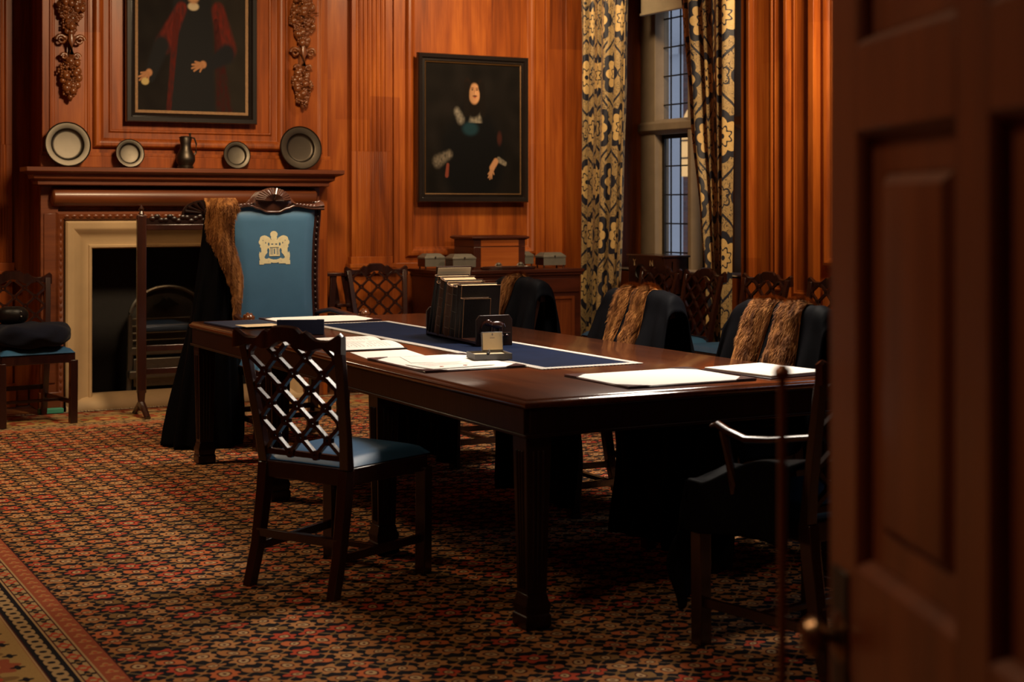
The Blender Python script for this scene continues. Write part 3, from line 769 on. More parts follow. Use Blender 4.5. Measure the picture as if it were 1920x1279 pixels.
def paint2(u, v):      # seated long-haired man in dark dress
    n = noise.noise((u*7, v*7, 9)); n2 = noise.noise((u*50, v*50, 5))
    c_ = mixc((.006, .005, .0045), (.010, .008, .007), .5+n)
    c_ = mixc(c_, (.0045, .0045, .005), ell(u, v, .50, .28, .34, .36, .2))
    # white collar falling
    f = 0
    if .545 < v < .70: f = 1-sm(.02+.02*(.70-v)/.15, .05+.035*(.70-v)/.15, abs(u-.525-.01*(v-.6)))
    c_ = mixc(c_, (.20, .175, .135), f*(.8+n2*.4))
    c_ = mixc(c_, (.18, .16, .13), seg(u, v, (.33, .63), (.37, .570), .028, .034, .7)*(.8+n2*.4))
    c_ = mixc(c_, (.010, .030, .040), ell(u, v, .47, .50, .08, .05, .4))
    # hair
    c_ = mixc(c_, (.007, .005, .004), ell(u, v, .505, .73, .105, .15, .15))
    # face
    skin = (.42, .215, .105)
    f = ell(u, v, .512, .770, .060, .080, .15); sh_ = .75+.35*sm(.46, .56, u)
    c_ = mixc(c_, tuple(q*sh_ for q in skin), f)
    c_ = mixc(c_, (.012, .007, .005), ell(u, v, .44, .84, .035, .05, .3)); c_ = mixc(c_, (.012, .007, .005), ell(u, v, .575, .83, .022, .05, .3))
    for eu in (.492, .54):
        c_ = mixc(c_, (.04, .02, .012), ell(u, v, eu, .800, .011, .005, .4)); c_ = mixc(c_, (.09, .035, .02), ell(u, v, eu, .813, .015, .0035, .5))
    c_ = mixc(c_, (.26, .11, .05), ell(u, v, .517, .783, .007, .022, .5)*.7); c_ = mixc(c_, (.60, .34, .18), ell(u, v, .524, .776, .006, .014, .5)*.6)
    c_ = mixc(c_, (.05, .02, .012), ell(u, v, .518, .752, .024, .006, .5)); c_ = mixc(c_, (.28, .06, .035), ell(u, v, .518, .742, .014, .005, .5))
    # hair locks falling each side
    for sx, cu in ((-1, .437), (1, .592)):
        c_ = mixc(c_, (.008, .006, .005), seg(u, v, (cu, .84), (cu+sx*.012, .62), .026, .030, .3))
    # cuffs and hands
    c_ = mixc(c_, (.15, .125, .095), seg(u, v, (.13, .245), (.25, .30), .042, .030, .7)*(.75+n2*.6))
    c_ = mixc(c_, (.17, .04, .025), seg(u, v, (.235, .22), (.225, .14), .014, .018))
    c_ = mixc(c_, (.19, .16, .12), seg(u, v, (.77, .265), (.84, .235), .022, .018)*(.8+n2*.5))
    c_ = mixc(c_, (.40, .20, .10), seg(u, v, (.74, .25), (.70, .20), .026, .026))
    c_ = hand(c_, u, v, .70, .19, -.35, -1, .85, (.40, .20, .10))
    c_ = mixc(c_, (.05, .014, .010), ell(u, v, .78, .43, .025, .05, .5)*.8)
    return tuple(max(0, q) for q in c_)
def picture(name, label, x0, x1, z0, z1, yb, fw_, fn, gilt):
    t = thing(name, label, 'painting', ((x0+x1)/2, yb, z0))
    W_, Hh = x1-x0, z1-z0
    pf = [(0, 0), (0, .030), (.006, .040), (fw_*.45, .036), (fw_*.6, .022), (fw_*.8, .028), (fw_*.85, .018)]
    MB().frame(-W_/2, W_/2, 0, Hh, pf, (0, 0, 0), EX, EZ, NY).build('frame', 'pictureblack', t, bevel=0, ang=30)
    a = fw_*.85
    MB().frame(-W_/2+a, W_/2-a, a, Hh-a, [(0, .018), (.002, .022), (gilt, .018), (gilt, .008)], (0, 0, 0), EX, EZ, NY).build('gilt_slip', 'pictureold', t)
    a += gilt*.7
    ob = canvas((0, -.010, a), W_-2*a, Hh-2*a, fn, t)
    MB().box(-W_/2+.005, W_/2-.005, -.006, 0, .005, Hh-.005).build('backing_board', 'pictureblack', t)
    return t
picture('portrait_painting', 'large black-framed portrait of a person in red and black robes above the mantelpiece', 2.594, 3.522, 1.955, 3.24, 10.315, .072, paint1, .022)
pp = picture('portrait_painting', 'dark black-framed portrait of a seated long-haired person above the side cabinet', 4.978, 5.962, 1.408, 2.580, 10.745, .072, paint2, .010)

# ================================================================== CURTAINS
def curtain(y_edges, label, seed, folds):
    # y_edges: list of (z, ynear, yfar) from top to bottom
    zs = [e[0] for e in y_edges]
    def edge(z):
        for a, b_ in zip(y_edges, y_edges[1:]):
            if b_[0] <= z <= a[0]:
                t = (a[0]-z)/(a[0]-b_[0]); t = t*t*(3-2*t)*.4+t*.6; return a[1]+(b_[1]-a[1])*t, a[2]+(b_[2]-a[2])*t
        return y_edges[-1][1:] if z < zs[-1] else y_edges[0][1:]
    rnd = random.Random(seed); ph = [rnd.uniform(0, 6) for _ in range(6)]
    NU, NV = 150, 90; clothw = 1.45
    def f(i, j):
        z = zs[0]+(zs[-1]-zs[0])*j; a, b_ = edge(z)
        q = i+.03*math.sin(i*7+ph[0])
        y = a+(b_-a)*(i+.022*math.sin(2*PI*folds*q*1.0+ph[1]))
        amp = .048*(1+.25*math.sin(i*9+ph[2]))
        x = 6.36-amp*1.7*abs(math.sin(PI*folds*q+ph[3]+.12*math.sin(z*1.3+ph[4])))**.75+.010*math.sin(2*PI*folds*2.3*q+z*.8)
        if i > .72: x += .03*(i-.72)/.28
        return (x, y, z)
    o = MB().grid(f, NU, NV, uv=lambda i, j: (i*clothw+.07*seed, (zs[0]-zs[-1])*(1-j)+.13*seed)).build('curtain', 'damask', ang=180, solid=.004)
    return tag(o, label, 'curtain', 'damask curtains at the tall window')
curtain([(3.5, 9.77, 10.50), (2.4, 9.80, 10.49), (1.3, 9.86, 10.49), (.02, 9.98, 10.49)], 'navy and gold damask curtain on the far side of the window, beside the cabinet', 1, 5.5)
curtain([(3.5, 8.44, 9.16), (2.8, 8.45, 9.03), (2.0, 8.45, 8.93), (1.3, 8.46, 8.80), (.9, 8.47, 8.74), (.02, 8.49, 8.72)], 'navy and gold damask curtain on the near side of the window, narrow at its foot', 2, 4.5)
tag(MB().tube([(6.36, 8.35, 3.52), (6.36, 10.6, 3.52)], .018, 12).build('curtain_pole', 'brass'), 'curtain pole above the tall window', 'curtain pole')

# ================================================================== CARPET
ca = MB().box(CX0, CX1, CY0, CY1, -.002, .008)
tag(ca.build('carpet', 'carpet'), 'large patterned persian carpet in rust, tan and navy covering the floor under the table', 'carpet')
fg = MB(); random.seed(9); x = CX0
while x < CX1:
    l = random.uniform(.05, .10); dx = random.uniform(-.02, .02)
    fg.posts([(x, CY1+.001, .006), (x+dx*.5, CY1+l*.5, .009), (x+dx, CY1+l, .003)], [(.0035, .001), (.003, .001), (.002, .001)])
    x += random.uniform(.006, .011)
fo = tag(fg.build('carpet_fringe', 'fringe', ca and bpy.data.objects['carpet'], fix=False), None, None, None, 'stuff')

# ================================================================== TABLE
TX0, TX1, TY0, TY1 = 2.338, 3.722, 4.225, 7.94
tb = thing('long_table', 'long dark polished mahogany boardroom table set with papers and books', 'table', ((TX0+TX1)/2, (TY0+TY1)/2, 0))
cx, cy = (TX0+TX1)/2, (TY0+TY1)/2; hw, hl = (TX1-TX0)/2, (TY1-TY0)/2
tp = MB(); pr = [(.02, .726), (.008, .728), (.0, .736), (.0, .744), (.004, .749), (.009, .7505), (.012, .756), (.018, .760)]
tp.loft([[(-hw+d, -hl+d, z), (hw-d, -hl+d, z), (hw-d, hl-d, z), (-hw+d, hl-d, z)] for d, z in pr])
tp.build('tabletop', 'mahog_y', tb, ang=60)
ap = MB(); e = .025
for s_ in (-1, 1):
    ap.box(-hw+e, hw-e, s_*(hl-e)-.015, s_*(hl-e)+.015, .640, .727); ap.box(s_*(hw-e)-.015, s_*(hw-e)+.015, -hl+e, hl-e, .640, .727)
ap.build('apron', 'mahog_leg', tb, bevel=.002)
bd = MB()
for s_ in (-1, 1):
    bd.box(-hw+.005, hw-.005, s_*(hl-.013)-.009, s_*(hl-.013)+.009, .634, .645); bd.box(s_*(hw-.013)-.009, s_*(hw-.013)+.009, -hl+.005, hl-.005, .634, .645)
bd.build('bead_moulding', 'mahog_leg', tb, bevel=.003)
lg = MB()
lg.posts([(0, 0, .115), (0, 0, .60), (0, 0, .64)], [(.036, .036), (.046, .046), (.046, .046)])
for sx, sy in ((1, 0), (-1, 0), (0, 1), (0, -1)):      # raised reeds down each face
    for o_ in (-.018, 0, .018):
        a = (sx*.036+(o_*.8 if sx == 0 else 0), sy*.036+(o_*.8 if sy == 0 else 0), .13); b_ = (sx*.0455+(o_ if sx == 0 else 0), sy*.0455+(o_ if sy == 0 else 0), .58)
        lg.tube([a, b_], [.0045, .006], 6)
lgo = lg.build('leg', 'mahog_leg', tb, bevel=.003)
ft = MB().posts([(0, 0, .0), (0, 0, .012), (0, 0, .045), (0, 0, .05), (0, 0, .072), (0, 0, .08), (0, 0, .095), (0, 0, .10), (0, 0, .115)],
                [(.040,)*2, (.047,)*2, (.047,)*2, (.042,)*2, (.046,)*2, (.046,)*2, (.040,)*2, (.040,)*2, (.036,)*2]).build('foot', 'mahog_leg', lgo, bevel=.002)
LP = [(sx*(hw-.065), sy) for sx in (-1, 1) for sy in (-hl+.07, -hl+1.27, -hl+2.50, hl-.07)]
for k, (x, y) in enumerate(LP):
    if k == 0: lgo.location = (x, y, 0.008)
    else:
        c_ = lgo.copy(); col.objects.link(c_); c_.location = (x, y, .008); d_ = ft.copy(); col.objects.link(d_); d_.parent = c_

# ================================================================== CHAIRS
def lerp(a, b_, t): return a+(b_-a)*t
def crest_profile(hw_, n=48):
    top, bot = [], []
    for i in range(n+1):
        t = -1+2*i/n; a = abs(t)
        # ears up at the ends, dip, raised arch in the middle with small shoulders
        z = .905+.030*sm(.72, 1.0, a)+.040*(1-sm(.30, .58, a))-.008*sm(.20, .30, a)*(1-sm(.30, .40, a))*2
        if a < .30: z += .006*math.cos(a/.30*PI/2)
        if a > .96: z -= .012*(a-.96)/.04
        zb = .865+.020*(1-sm(.0, .5, a))+.008*math.cos(a*PI*3)
        top.append((t*hw_, z)); bot.append((t*hw_, zb))
    return top, bot
def backy(z): return -.205-.095*max(0, (z-.44)/.5)**1.15      # rake of the back
def make_chair(name, label, arms=False, wide=0.0):
    t = thing(name, label, 'chair')
    wb, wt = .190+wide, .225+wide
    for s_ in (-1, 1):
        MB().posts([(s_*.195+s_*wide, -.285, .0), (s_*(.190+wide), -.245, .15), (s_*(.188+wide), -.215, .34), (s_*(.188+wide), -.205, .44)],
                   [(.018, .020), (.019, .021), (.021, .023), (.021, .023)]).build('leg', 'chair', t, bevel=.003)
        MB().posts([(s_*(.222+wide), .205, .0), (s_*(.225+wide), .205, .40)], [(.023, .023)]*2).build('leg', 'chair', t, bevel=.003)
        zz = [.44, .55, .68, .80, .90]
        MB().posts([(s_*lerp(wb, wt, (z-.44)/.46), backy(z), z) for z in zz], [(.020, .018), (.019, .015), (.018, .014), (.018, .013), (.017, .012)]).build('back_post', 'chair', t, bevel=.003)
    # seat rails
    r = MB(); a0, a1 = .188+wide, .228+wide
    r.box(-a1+.0, a1, .188, .225, .385, .445); r.box(-a0, a0, -.222, -.190, .385, .445)
    for s_ in (-1, 1): r.bar((s_*a0, -.205, .415), (s_*(a1-.005), .205, .415), .032, .06, (0, 0, 1))
    r.build('seat_frame', 'chair', t, bevel=.004)
    def seatf(i, j):
        y = lerp(-.205, .232, j); w_ = lerp(a0+.004, a1+.008, j)*(2*i-1)
        ex = min(i, 1-i, j, 1-j); z = .448+.034*min(1, ex/.11)**.5+.012*math.sin(PI*i)*math.sin(PI*j)
        return (w_, y, z)
    s1_ = MB().grid(seatf, 16, 16); s1_.box(-a0, a0, -.20, .22, .440, .450)
    s1_.build('seat', 'leatherseat', t, ang=80)
    # stretchers
    q = MB(); q.bar((-.19-wide, -.25, .19), (.19+wide, -.25, .19), .030, .018)
    q.bar((-.215-wide, -.01, .13), (.215+wide, -.01, .13), .028, .018, (0, 0, 1))
    for s_ in (-1, 1): q.bar((s_*(.195+wide), -.255, .135), (s_*(.222+wide), .20, .135), .018, .03, (0, 0, 1))
    q.build('stretcher', 'chair', t, bevel=.002)
    # crest rail
    top, bot = crest_profile(wt+.028)
    rings = []
    for (x, z), (_, zb) in zip(top, bot):
        y = backy(z)-.004; cv = -.010*(1-(x/(wt+.03))**2); th = .014
        rings.append([(x, y+cv-th, zb+.004), (x, y+cv+th, zb), (x, y+cv+th*.9, z-.006), (x, y+cv, z), (x, y+cv-th*.9, z-.006)])
    MB().loft(rings).build('crest_rail', 'chair', t, ang=40)
    # lower back rail
    MB().bar((-wb, backy(.475), .480), (wb, backy(.475), .480), .020, .022).build('back_rail', 'chair', t, bevel=.002)
    # pierced lattice
    L = MB(); z0, z1 = .493, .880; nc = 3; pw = 1/nc; ph_ = .118; th = .0088
    def pos(u, z): hwz = lerp(wb, wt, (z-.44)/.46)-.014; return (lerp(-hwz, hwz, u), backy(z)-.006*math.sin(PI*u), z)
    nodes = []
    for r_ in range(9):
        z = z0+r_*ph_/2-.01
        off = .5 if r_ % 2 else 0
        for c_ in range(-1, nc+2): nodes.append(((c_+off)*pw, z, r_, c_))
    def clipseg(u0, za, u1, zb):
        # clip to frame
        pts = [(u0, za), (u1, zb)]; t0, t1 = 0., 1.
        du, dz = u1-u0, zb-za
        for p, q_ in ((-du, u0), (du, 1-u0), (-dz, za-z0+.008), (dz, z1-za+.004)):
            if abs(p) < 1e-9:
                if q_ < 0: return None
            else:
                rr = q_/p
                if p < 0: t0 = max(t0, rr)
                else: t1 = min(t1, rr)
        if t1-t0 < .05: return None
        return (u0+du*t0, za+dz*t0), (u0+du*t1, za+dz*t1)
    for (u, z, r_, c_) in nodes:
        for du in (-pw/2, pw/2):
            k = .17
            cs = clipseg(u+du*k, z+ph_/2*k, u+du*(1-k), z+ph_/2*(1-k))
            if cs: L.bar(pos(*cs[0]), pos(*cs[1]), .0145, th*2)
        if -.001 <= u <= 1.001 and z0-.02 <= z <= z1+.01:      # pierced boss at each crossing
            c0 = Vector(pos(u, z)); nseg = 8; R0, R1 = .0185, .0055
            rin = []
            for rad, yy in ((R1, -th), (R0, -th), (R0, th), (R1, th), (R1, -th)):
                rin.append([(c0.x+rad*1.05*math.cos(2*PI*(j+.5)/nseg), c0.y+yy, c0.z+rad*math.sin(2*PI*(j+.5)/nseg)) for j in range(nseg)])
            L.loft(rin, cap=False)
    L.build('lattice', 'chair', t, bevel=0)
    if arms:
        for s_ in (-1, 1):
            x0 = s_*(wb+.012); x1 = s_*(.27+wide)
            MB().tube([(s_*(lerp(wb, wt, .5)), backy(.70)+.01, .700), (x1-s_*.015, -.12, .682), (x1-s_*.003, -.03, .674), (x1, .04, .690), (x1, .085, .706), (x1, .11, .698)], [.014, .015, .016, .016, .016, .011], 10, .7).build('arm', 'chair', t)
            MB().tube([(x1, .06, .69), (x1-s_*.004, .04, .60), (s_*(.25+wide), .03, .50), (s_*(.235+wide), .03, .41)], [.015, .013, .016, .018], 8).build('arm_support', 'chair', t)
    return t
proto = make_chair('lattice_chair', 'lattice-backed chair with blue seat, seen from behind at the left of the table')
def face(fx, fy): return math.atan2(-fx, fy)
proto.location = (2.115, 5.22, .008); proto.rotation_euler = (0, 0, face(.878, .478))
dup(proto, (1.869, 9.892, .008), face(.12, -.993), 'lattice-backed chair left of the fireplace, with a folded dark cloth on its seat')
dup(proto, (4.505, 10.14, 0), face(0, -1), 'lattice-backed chair facing out from the fluted pilaster between fireplace and cabinet')
G1 = 'chairs in a row along the window wall'
dup(proto, (5.88, 9.13, .0), face(-1, 0), 'lattice-backed chair by the window wall, nearest the ballot box', G1)
dup(proto, (5.88, 8.60, .0), face(-1, .05), 'lattice-backed chair by the window wall, in front of the near curtain', G1)
dup(proto, (5.90, 7.92, .0), face(-1, 0), 'lattice-backed chair by the window wall, standing just right of the near curtain', G1)
dup(proto, (5.92, 7.25, .0), face(-1, -.03), 'lattice-backed chair by the window wall, partly hidden by the open door', G1)
CH3 = [(3.70, 7.28), (3.62, 5.95), (3.58, 4.85)]
dup(proto, (CH3[0][0], CH3[0][1], .008), face(-1, .02), 'lattice-backed chair behind the row of books, under a black gown', 'chairs under gowns on the window side of the table')
dup(proto, (CH3[1][0], CH3[1][1], .008), face(-1, .0), 'middle lattice-backed chair on the table\'s window side, under a black gown', 'chairs under gowns on the window side of the table')
dup(proto, (CH3[2][0], CH3[2][1], .008), face(-1, -.02), 'nearest lattice-backed chair on the table\'s window side, under a black gown', 'chairs under gowns on the window side of the table')
ac = make_chair('lattice_armchair', 'lattice-backed mahogany armchair at the near end of the table, beside the open door', True, .03)
ac['category'] = 'armchair'
ac.location = (3.056, 3.711, .008); ac.rotation_euler = (0, 0, face(-.153, .988))

# ------------------------------------------------------------------ fur strands
def fur_strip(surf, nrm, npts, ln, seed, parent, label=None, base=True, down=(0, 0, -1)):
    """surf(i,j)->point on the cloth, i along, j across, plus slim strands standing off it in one mesh"""
    rnd = random.Random(seed); f = MB()
    f.grid(lambda i, j: Vector(surf(i, j))+Vector(nrm(i, j))*(.006+.012*math.sin(PI*j)), 60, 14)
    for _ in range(npts):
        i, j = rnd.random(), rnd.random()
        p = Vector(surf(i, j)); n = Vector(nrm(i, j)).normalized()
        q = Vector(surf(min(1, i+.02), j))-Vector(surf(max(0, i-.02), j)); q.normalize()
        sd = n.cross(q); clump = noise.noise((p.x*22, p.y*22, p.z*22))
        d = (n*(.55+.3*rnd.random())+q*(.75+clump*.5)+sd*(rnd.uniform(-.35, .35)+clump*.5+(j-.5)*.8)).normalized()
        L_ = ln*rnd.uniform(.6, 1.25); p = p+n*(.004+.010*math.sin(PI*j)); w_ = .0011
        a = sd*w_; k = len(f.v); m_ = p+d*L_*.55; e_ = p+(d+q*.35).normalized()*L_
        f.v += [tuple(p-a), tuple(p+a), tuple(m_+a*.7), tuple(m_-a*.7), tuple(e_)]
        f.f += [(k, k+1, k+2, k+3), (k+3, k+2, k+4)]
    return f.build('fur_facing', 'fur', parent, ang=180, fix=False)

def gown(loc, rz, label, seed, wtop=.23, wbot=.34, t_fur=((-.50, -.16), (-.02, .34)), front=1.0, lean=0.0):
    g = thing('black_gown', label, 'gown', loc, rz, 'black gowns with brown fur facings')
    rnd = random.Random(seed); ph = [rnd.uniform(0, 6) for _ in range(8)]
    # profile, front hem -> over the seat -> up the back's face -> over the crest -> down behind
    prof = [(.26, .06), (.255, .25), (.25, .40), (.235, .505), (.10, .515), (-.06, .53), (-.14, .62), (-.190, .75), (-.240, .89), (-.266, .966), (-.305, .990), (-.348, .962), (-.370, .85), (-.38, .65), (-.39, .40), (-.40, .15), (-.405, .05)]
    segs = [0]
    for a, b_ in zip(prof, prof[1:]): segs.append(segs[-1]+math.dist(a, b_))
    tot = segs[-1]
    def pr_(s_):
        d = s_*tot
        for k in range(len(prof)-1):
            if d <= segs[k+1] or k == len(prof)-2:
                t = (d-segs[k])/(segs[k+1]-segs[k]); t = max(0, min(1, t))
                p0, p1, p2, p3 = prof[max(k-1, 0)], prof[k], prof[k+1], prof[min(k+2, len(prof)-1)]
                return tuple(.5*(2*p1[q]+(p2[q]-p0[q])*t+(2*p0[q]-5*p1[q]+4*p2[q]-p3[q])*t*t+(3*p1[q]-p0[q]-3*p2[q]+p3[q])*t**3) for q in (0, 1))
    top_s = segs[10]/tot
    def surf(s_, t):      # s 0..1 along, t -1..1 across
        y, z = pr_(s_); off = abs(s_-top_s)
        wd = lerp(wtop, wbot, sm(0, .28, off))
        fold = sm(.0, .20, off)
        x = wd*t+lean*t*off
        amp = .022*fold
        w1 = math.sin(t*9+ph[0]+s_*3)*amp+math.sin(t*17+ph[1]-s_*4)*amp*.75
        back = s_ > top_s
        dy = (-1 if back else 1)*(w1+amp*.6)
        drop = .02*sm(.7, 1.0, abs(t))+.006*abs(t)
        # sides that overhang the chair back droop
        side_ = sm(.88, 1.0, abs(t))
        z2 = z-(drop if z > .56 else drop*.4)-side_*.06*(z > .5)
        nz = noise.noise((t*2.2+seed*7, s_*6, seed))*.030*fold+noise.noise((t*6+seed*3, s_*9, 2.5))*.012*(.25+fold)
        crease = -abs(math.sin(t*6.5+ph[4]+s_*2.2))*.020*fold
        y2 = y+dy+(-1 if back else 1)*(nz+crease)+side_*(.02 if not back else -.0)
        z2 += noise.noise((t*4+seed, s_*5, 7.7))*.010*(z > .56)
        z2 = max(.03, z2+(.010*math.sin(t*6+ph[2])*fold if z > .55 else 0))
        return (x, y2, z2)
    def sn(s_, t):
        a = Vector(surf(min(1, s_+.01), t))-Vector(surf(max(0, s_-.01), t)); b_ = Vector(surf(s_, min(1, t+.02)))-Vector(surf(s_, max(-1, t-.02)))
        n = b_.cross(a); n.normalize()
        y, z = pr_(s_)
        ref = Vector((0, 1, .8)) if s_ < top_s else Vector((0, -1, .8))
        return n if n.dot(ref) > 0 else -n
    s0 = .0 if front == 1 else segs[3]/tot
    MB().grid(lambda i, j: surf(s0+(1-s0)*i, -1+2*j), 120, 56).build('gown_cloth', 'black', g, ang=180, solid=.006, fix=False)
    for k, (ta, tb_) in enumerate(t_fur):
        sa, sb = segs[4]/tot, min(1, top_s+.045)
        def fs_(i, j, ta=ta, tb_=tb_): s_ = sb+(sa-sb)*i; w_ = .004*math.sin(i*14+seed); return surf(s_, ta+(tb_-ta)*j+w_)
        def fn_(i, j, ta=ta, tb_=tb_): return sn(sb+(sa-sb)*i, ta+(tb_-ta)*j)
        fur_strip(fs_, fn_, 12000, .028, seed*10+k, g)
    return g
gown((CH3[0][0], CH3[0][1], 0), face(-1, .02), 'black gown with one brown fur band showing, over the chair behind the row of books', 1, .285, .37, ((-.05, .45),), lean=.06)
gown((CH3[1][0], CH3[1][1], 0), face(-1, 0), 'black gown with two brown fur bands, over the middle chair on the window side', 2, .30, .37, ((-.34, .0), (.12, .52)))
gown((CH3[2][0], CH3[2][1], 0), face(-1, -.02), 'black gown with two wide brown fur bands, over the window-side chair nearest the door', 3, .31, .39, ((-.52, -.06), (.03, .56)))

ag = thing('black_gown', 'black gown heaped on the seat of the armchair at the near end of the table', 'gown', (3.056, 3.711, .008), face(-.153, .988))
def agf(i, j):
    # along j: from the back of the seat to the front left hem; across i
    x = lerp(.275, -.278, min(1, i/.80)); t = j; sd = sm(.78, 1, i); ns = .012*math.sin(j*15)*sd
    hz = .512+.045*max(0, math.sin(i*8+1)*math.sin(j*7))+.10*sm(.45, 0, j)*(1-sd)
    if t < .55: y = lerp(-.19, .26, t/.55); z = hz-.15*sd
    else:
        q = (t-.55)/.45; y = .26+.035*math.sin(q*PI)+.02*math.sin(i*13); z = lerp(.512-.15*sd, .50-.36*sm(.1, .8, i)-.04*sd, q)
    return (x-.006*sd+ns-.012*sd, y, z+.006*math.sin(i*21+j*5))
MB().grid(agf, 50, 60).build('gown_cloth', 'black', ag, ang=180, fix=False, solid=.006)

# ================================================================== THE GREAT CHAIR
gc = thing('great_armchair', 'tall carved armchair with a blue leather back bearing a gold coat of arms', 'armchair', (3.045, 8.36, .008), PI)
# local: faces +y, so rotated pi it faces the table (-y)
def gy(z): return -.20-.10*max(0, (z-.46)/1.0)
def gside(z):      # half width of the padded back at height z
    t = (z-.52)/(1.36-.52); return .246+.016*t-.018*math.sin(PI*min(1, max(0, t*1.15)))+.012*sm(.8, 1, t)
bk = MB()
def padf(i, j):
    z = lerp(.53, 1.36, j); w_ = gside(z); x = w_*(2*i-1); ex = min(i, 1-i)*2*w_; ez = min(j, 1-j)*.83
    if j > .97: z = lerp(.53, 1.36, j)-.010*math.cos((2*i-1)*PI*2)*(j-.97)/.03
    return (x, gy(z)+.022+.022*min(1, min(ex, ez)/.06)**.6, z)
bk.grid(padf, 30, 40); bk.build('back_pad', 'leather', gc, ang=80)
for s_ in (-1, 1):
    zz = [.45+.05*k for k in range(20)]
    MB().posts([(s_*(gside(z)+.020), gy(z), z) for z in zz], [(.022, .024)]*20).build('back_post', 'mahog', gc, bevel=.006, ang=60)
    cv_ = MB()
    for k in range(22): z = .60+.035*k; cv_.ball((s_*(gside(z)+.022), gy(z)+.024, z), .012, 6, 5, (.9, .6, 1.3))
    cv_.build('carved_bead', 'mahog_leg', gc)
    MB().posts([(s_*.25, .24, 0), (s_*.25, .24, .1), (s_*.25, .24, .42)], [(.035, .035), (.028, .028), (.036, .036)]).build('leg', 'mahog', gc, bevel=.005)
    MB().posts([(s_*.25, -.27, 0), (s_*.25, -.23, .2), (s_*.25, -.20, .45)], [(.025, .025), (.027, .027), (.028, .028)]).build('leg', 'mahog', gc, bevel=.005)
    MB().tube([(s_*.262, gy(.72), .73), (s_*.30, -.05, .755), (s_*.335, .12, .735), (s_*.345, .24, .725), (s_*.345, .31, .745), (s_*.345, .345, .735)], [.020, .022, .022, .024, .026, .016], 12, .75).build('arm', 'mahog', gc)
    hd = MB().ball((s_*.345, .345, .745), .032, 10, 8, (.9, 1.1, 1.0)).ball((s_*.345, .375, .735), .018, 8, 6, (.8, 1.2, .8))
    for k in range(9):
        t = k*2*PI/9; hd.ball((s_*.345+.027*math.cos(t), .330, .745+.027*math.sin(t)), .012, 6, 5)
    hd.build('carved_lion_head', 'carved', gc)
    MB().tube([(s_*.335, .22, .72), (s_*.31, .20, .60), (s_*.29, .20, .46)], [.022, .018, .024], 10).build('arm_support', 'mahog', gc)
# serpentine crest with shell
tp_, bt_ = [], []
for k in range(61):
    t = -1+2*k/60; a = abs(t)
    zt = 1.385+.075*(1-sm(.22, .50, a))+.020*(1-sm(0, .22, a))-.0*a+.012*sm(.82, .97, a)
    zb = 1.352-.022*(1-sm(.10, .28, a))+.016*sm(.28, .42, a)*(1-sm(.45, .8, a))-.002*a
    tp_.append((t*.325, zt)); bt_.append((t*.325, zb))
cr_ = MB().loft([[(x, gy(1.4)-.012, zb), (x, gy(1.4)+.045, zb), (x, gy(1.4)+.058, (z+zb)/2), (x, gy(1.4)+.035, z), (x, gy(1.4)-.012, z)] for (x, z), (_, zb) in zip(tp_, bt_)])
cr_.tube([(x, gy(1.4)+.048, zb+.004) for x, zb in bt_], .0085, 8)
for s_ in (-1, 1):
    cr_.tube([(s_*(.300+.022*(1-k/16)*math.cos(k*.5)), gy(1.4)+.02, 1.375+.024*(1-k/16)*math.sin(k*.5)) for k in range(14)], [.014-.0006*k for k in range(14)], 8)
    for k in range(8): cr_.ball((s_*(.11+.022*k), gy(1.4)+.05, 1.385-.002*k), .010, 6, 5, (1.3, .6, .8))
cr_.build('crest_rail', 'crest', gc, ang=50)
shl = MB()
for k in range(15):
    t = PI*(k+.5)/15; c0 = (.012*math.cos(t), gy(1.4)+.062, 1.402+.004*math.sin(t)); c1_ = (.105*math.cos(t), gy(1.4)+.050, 1.402+.072*math.sin(t))
    shl.tube([c0, ((c0[0]+c1_[0])/2, c0[1]+.010, (c0[2]+c1_[2])/2), c1_], [.004, .0085, .0105], 8)
shl.build('shell_carving', 'crest', gc)
MB().box(-.27, .27, -.22, .27, .40, .45).build('seat_frame', 'mahog', gc, bevel=.006)
MB().grid(lambda i, j: ((2*i-1)*.26, lerp(-.19, .27, j), .45+.05*min(1, min(i, 1-i, j, 1-j)/.1)**.5), 14, 14).build('seat', 'leather', gc, ang=80)
MB().bar((-.24, -.24, .17), (.24, -.24, .17), .03, .02).bar((-.25, 0, .15), (.25, 0, .15), .03, .02).bar((-.25, -.24, .15), (-.25, .24, .15), .02, .03, EZ).bar((.25, -.24, .15), (.25, .24, .15), .02, .03, EZ).build('stretcher', 'mahog', gc, bevel=.003)
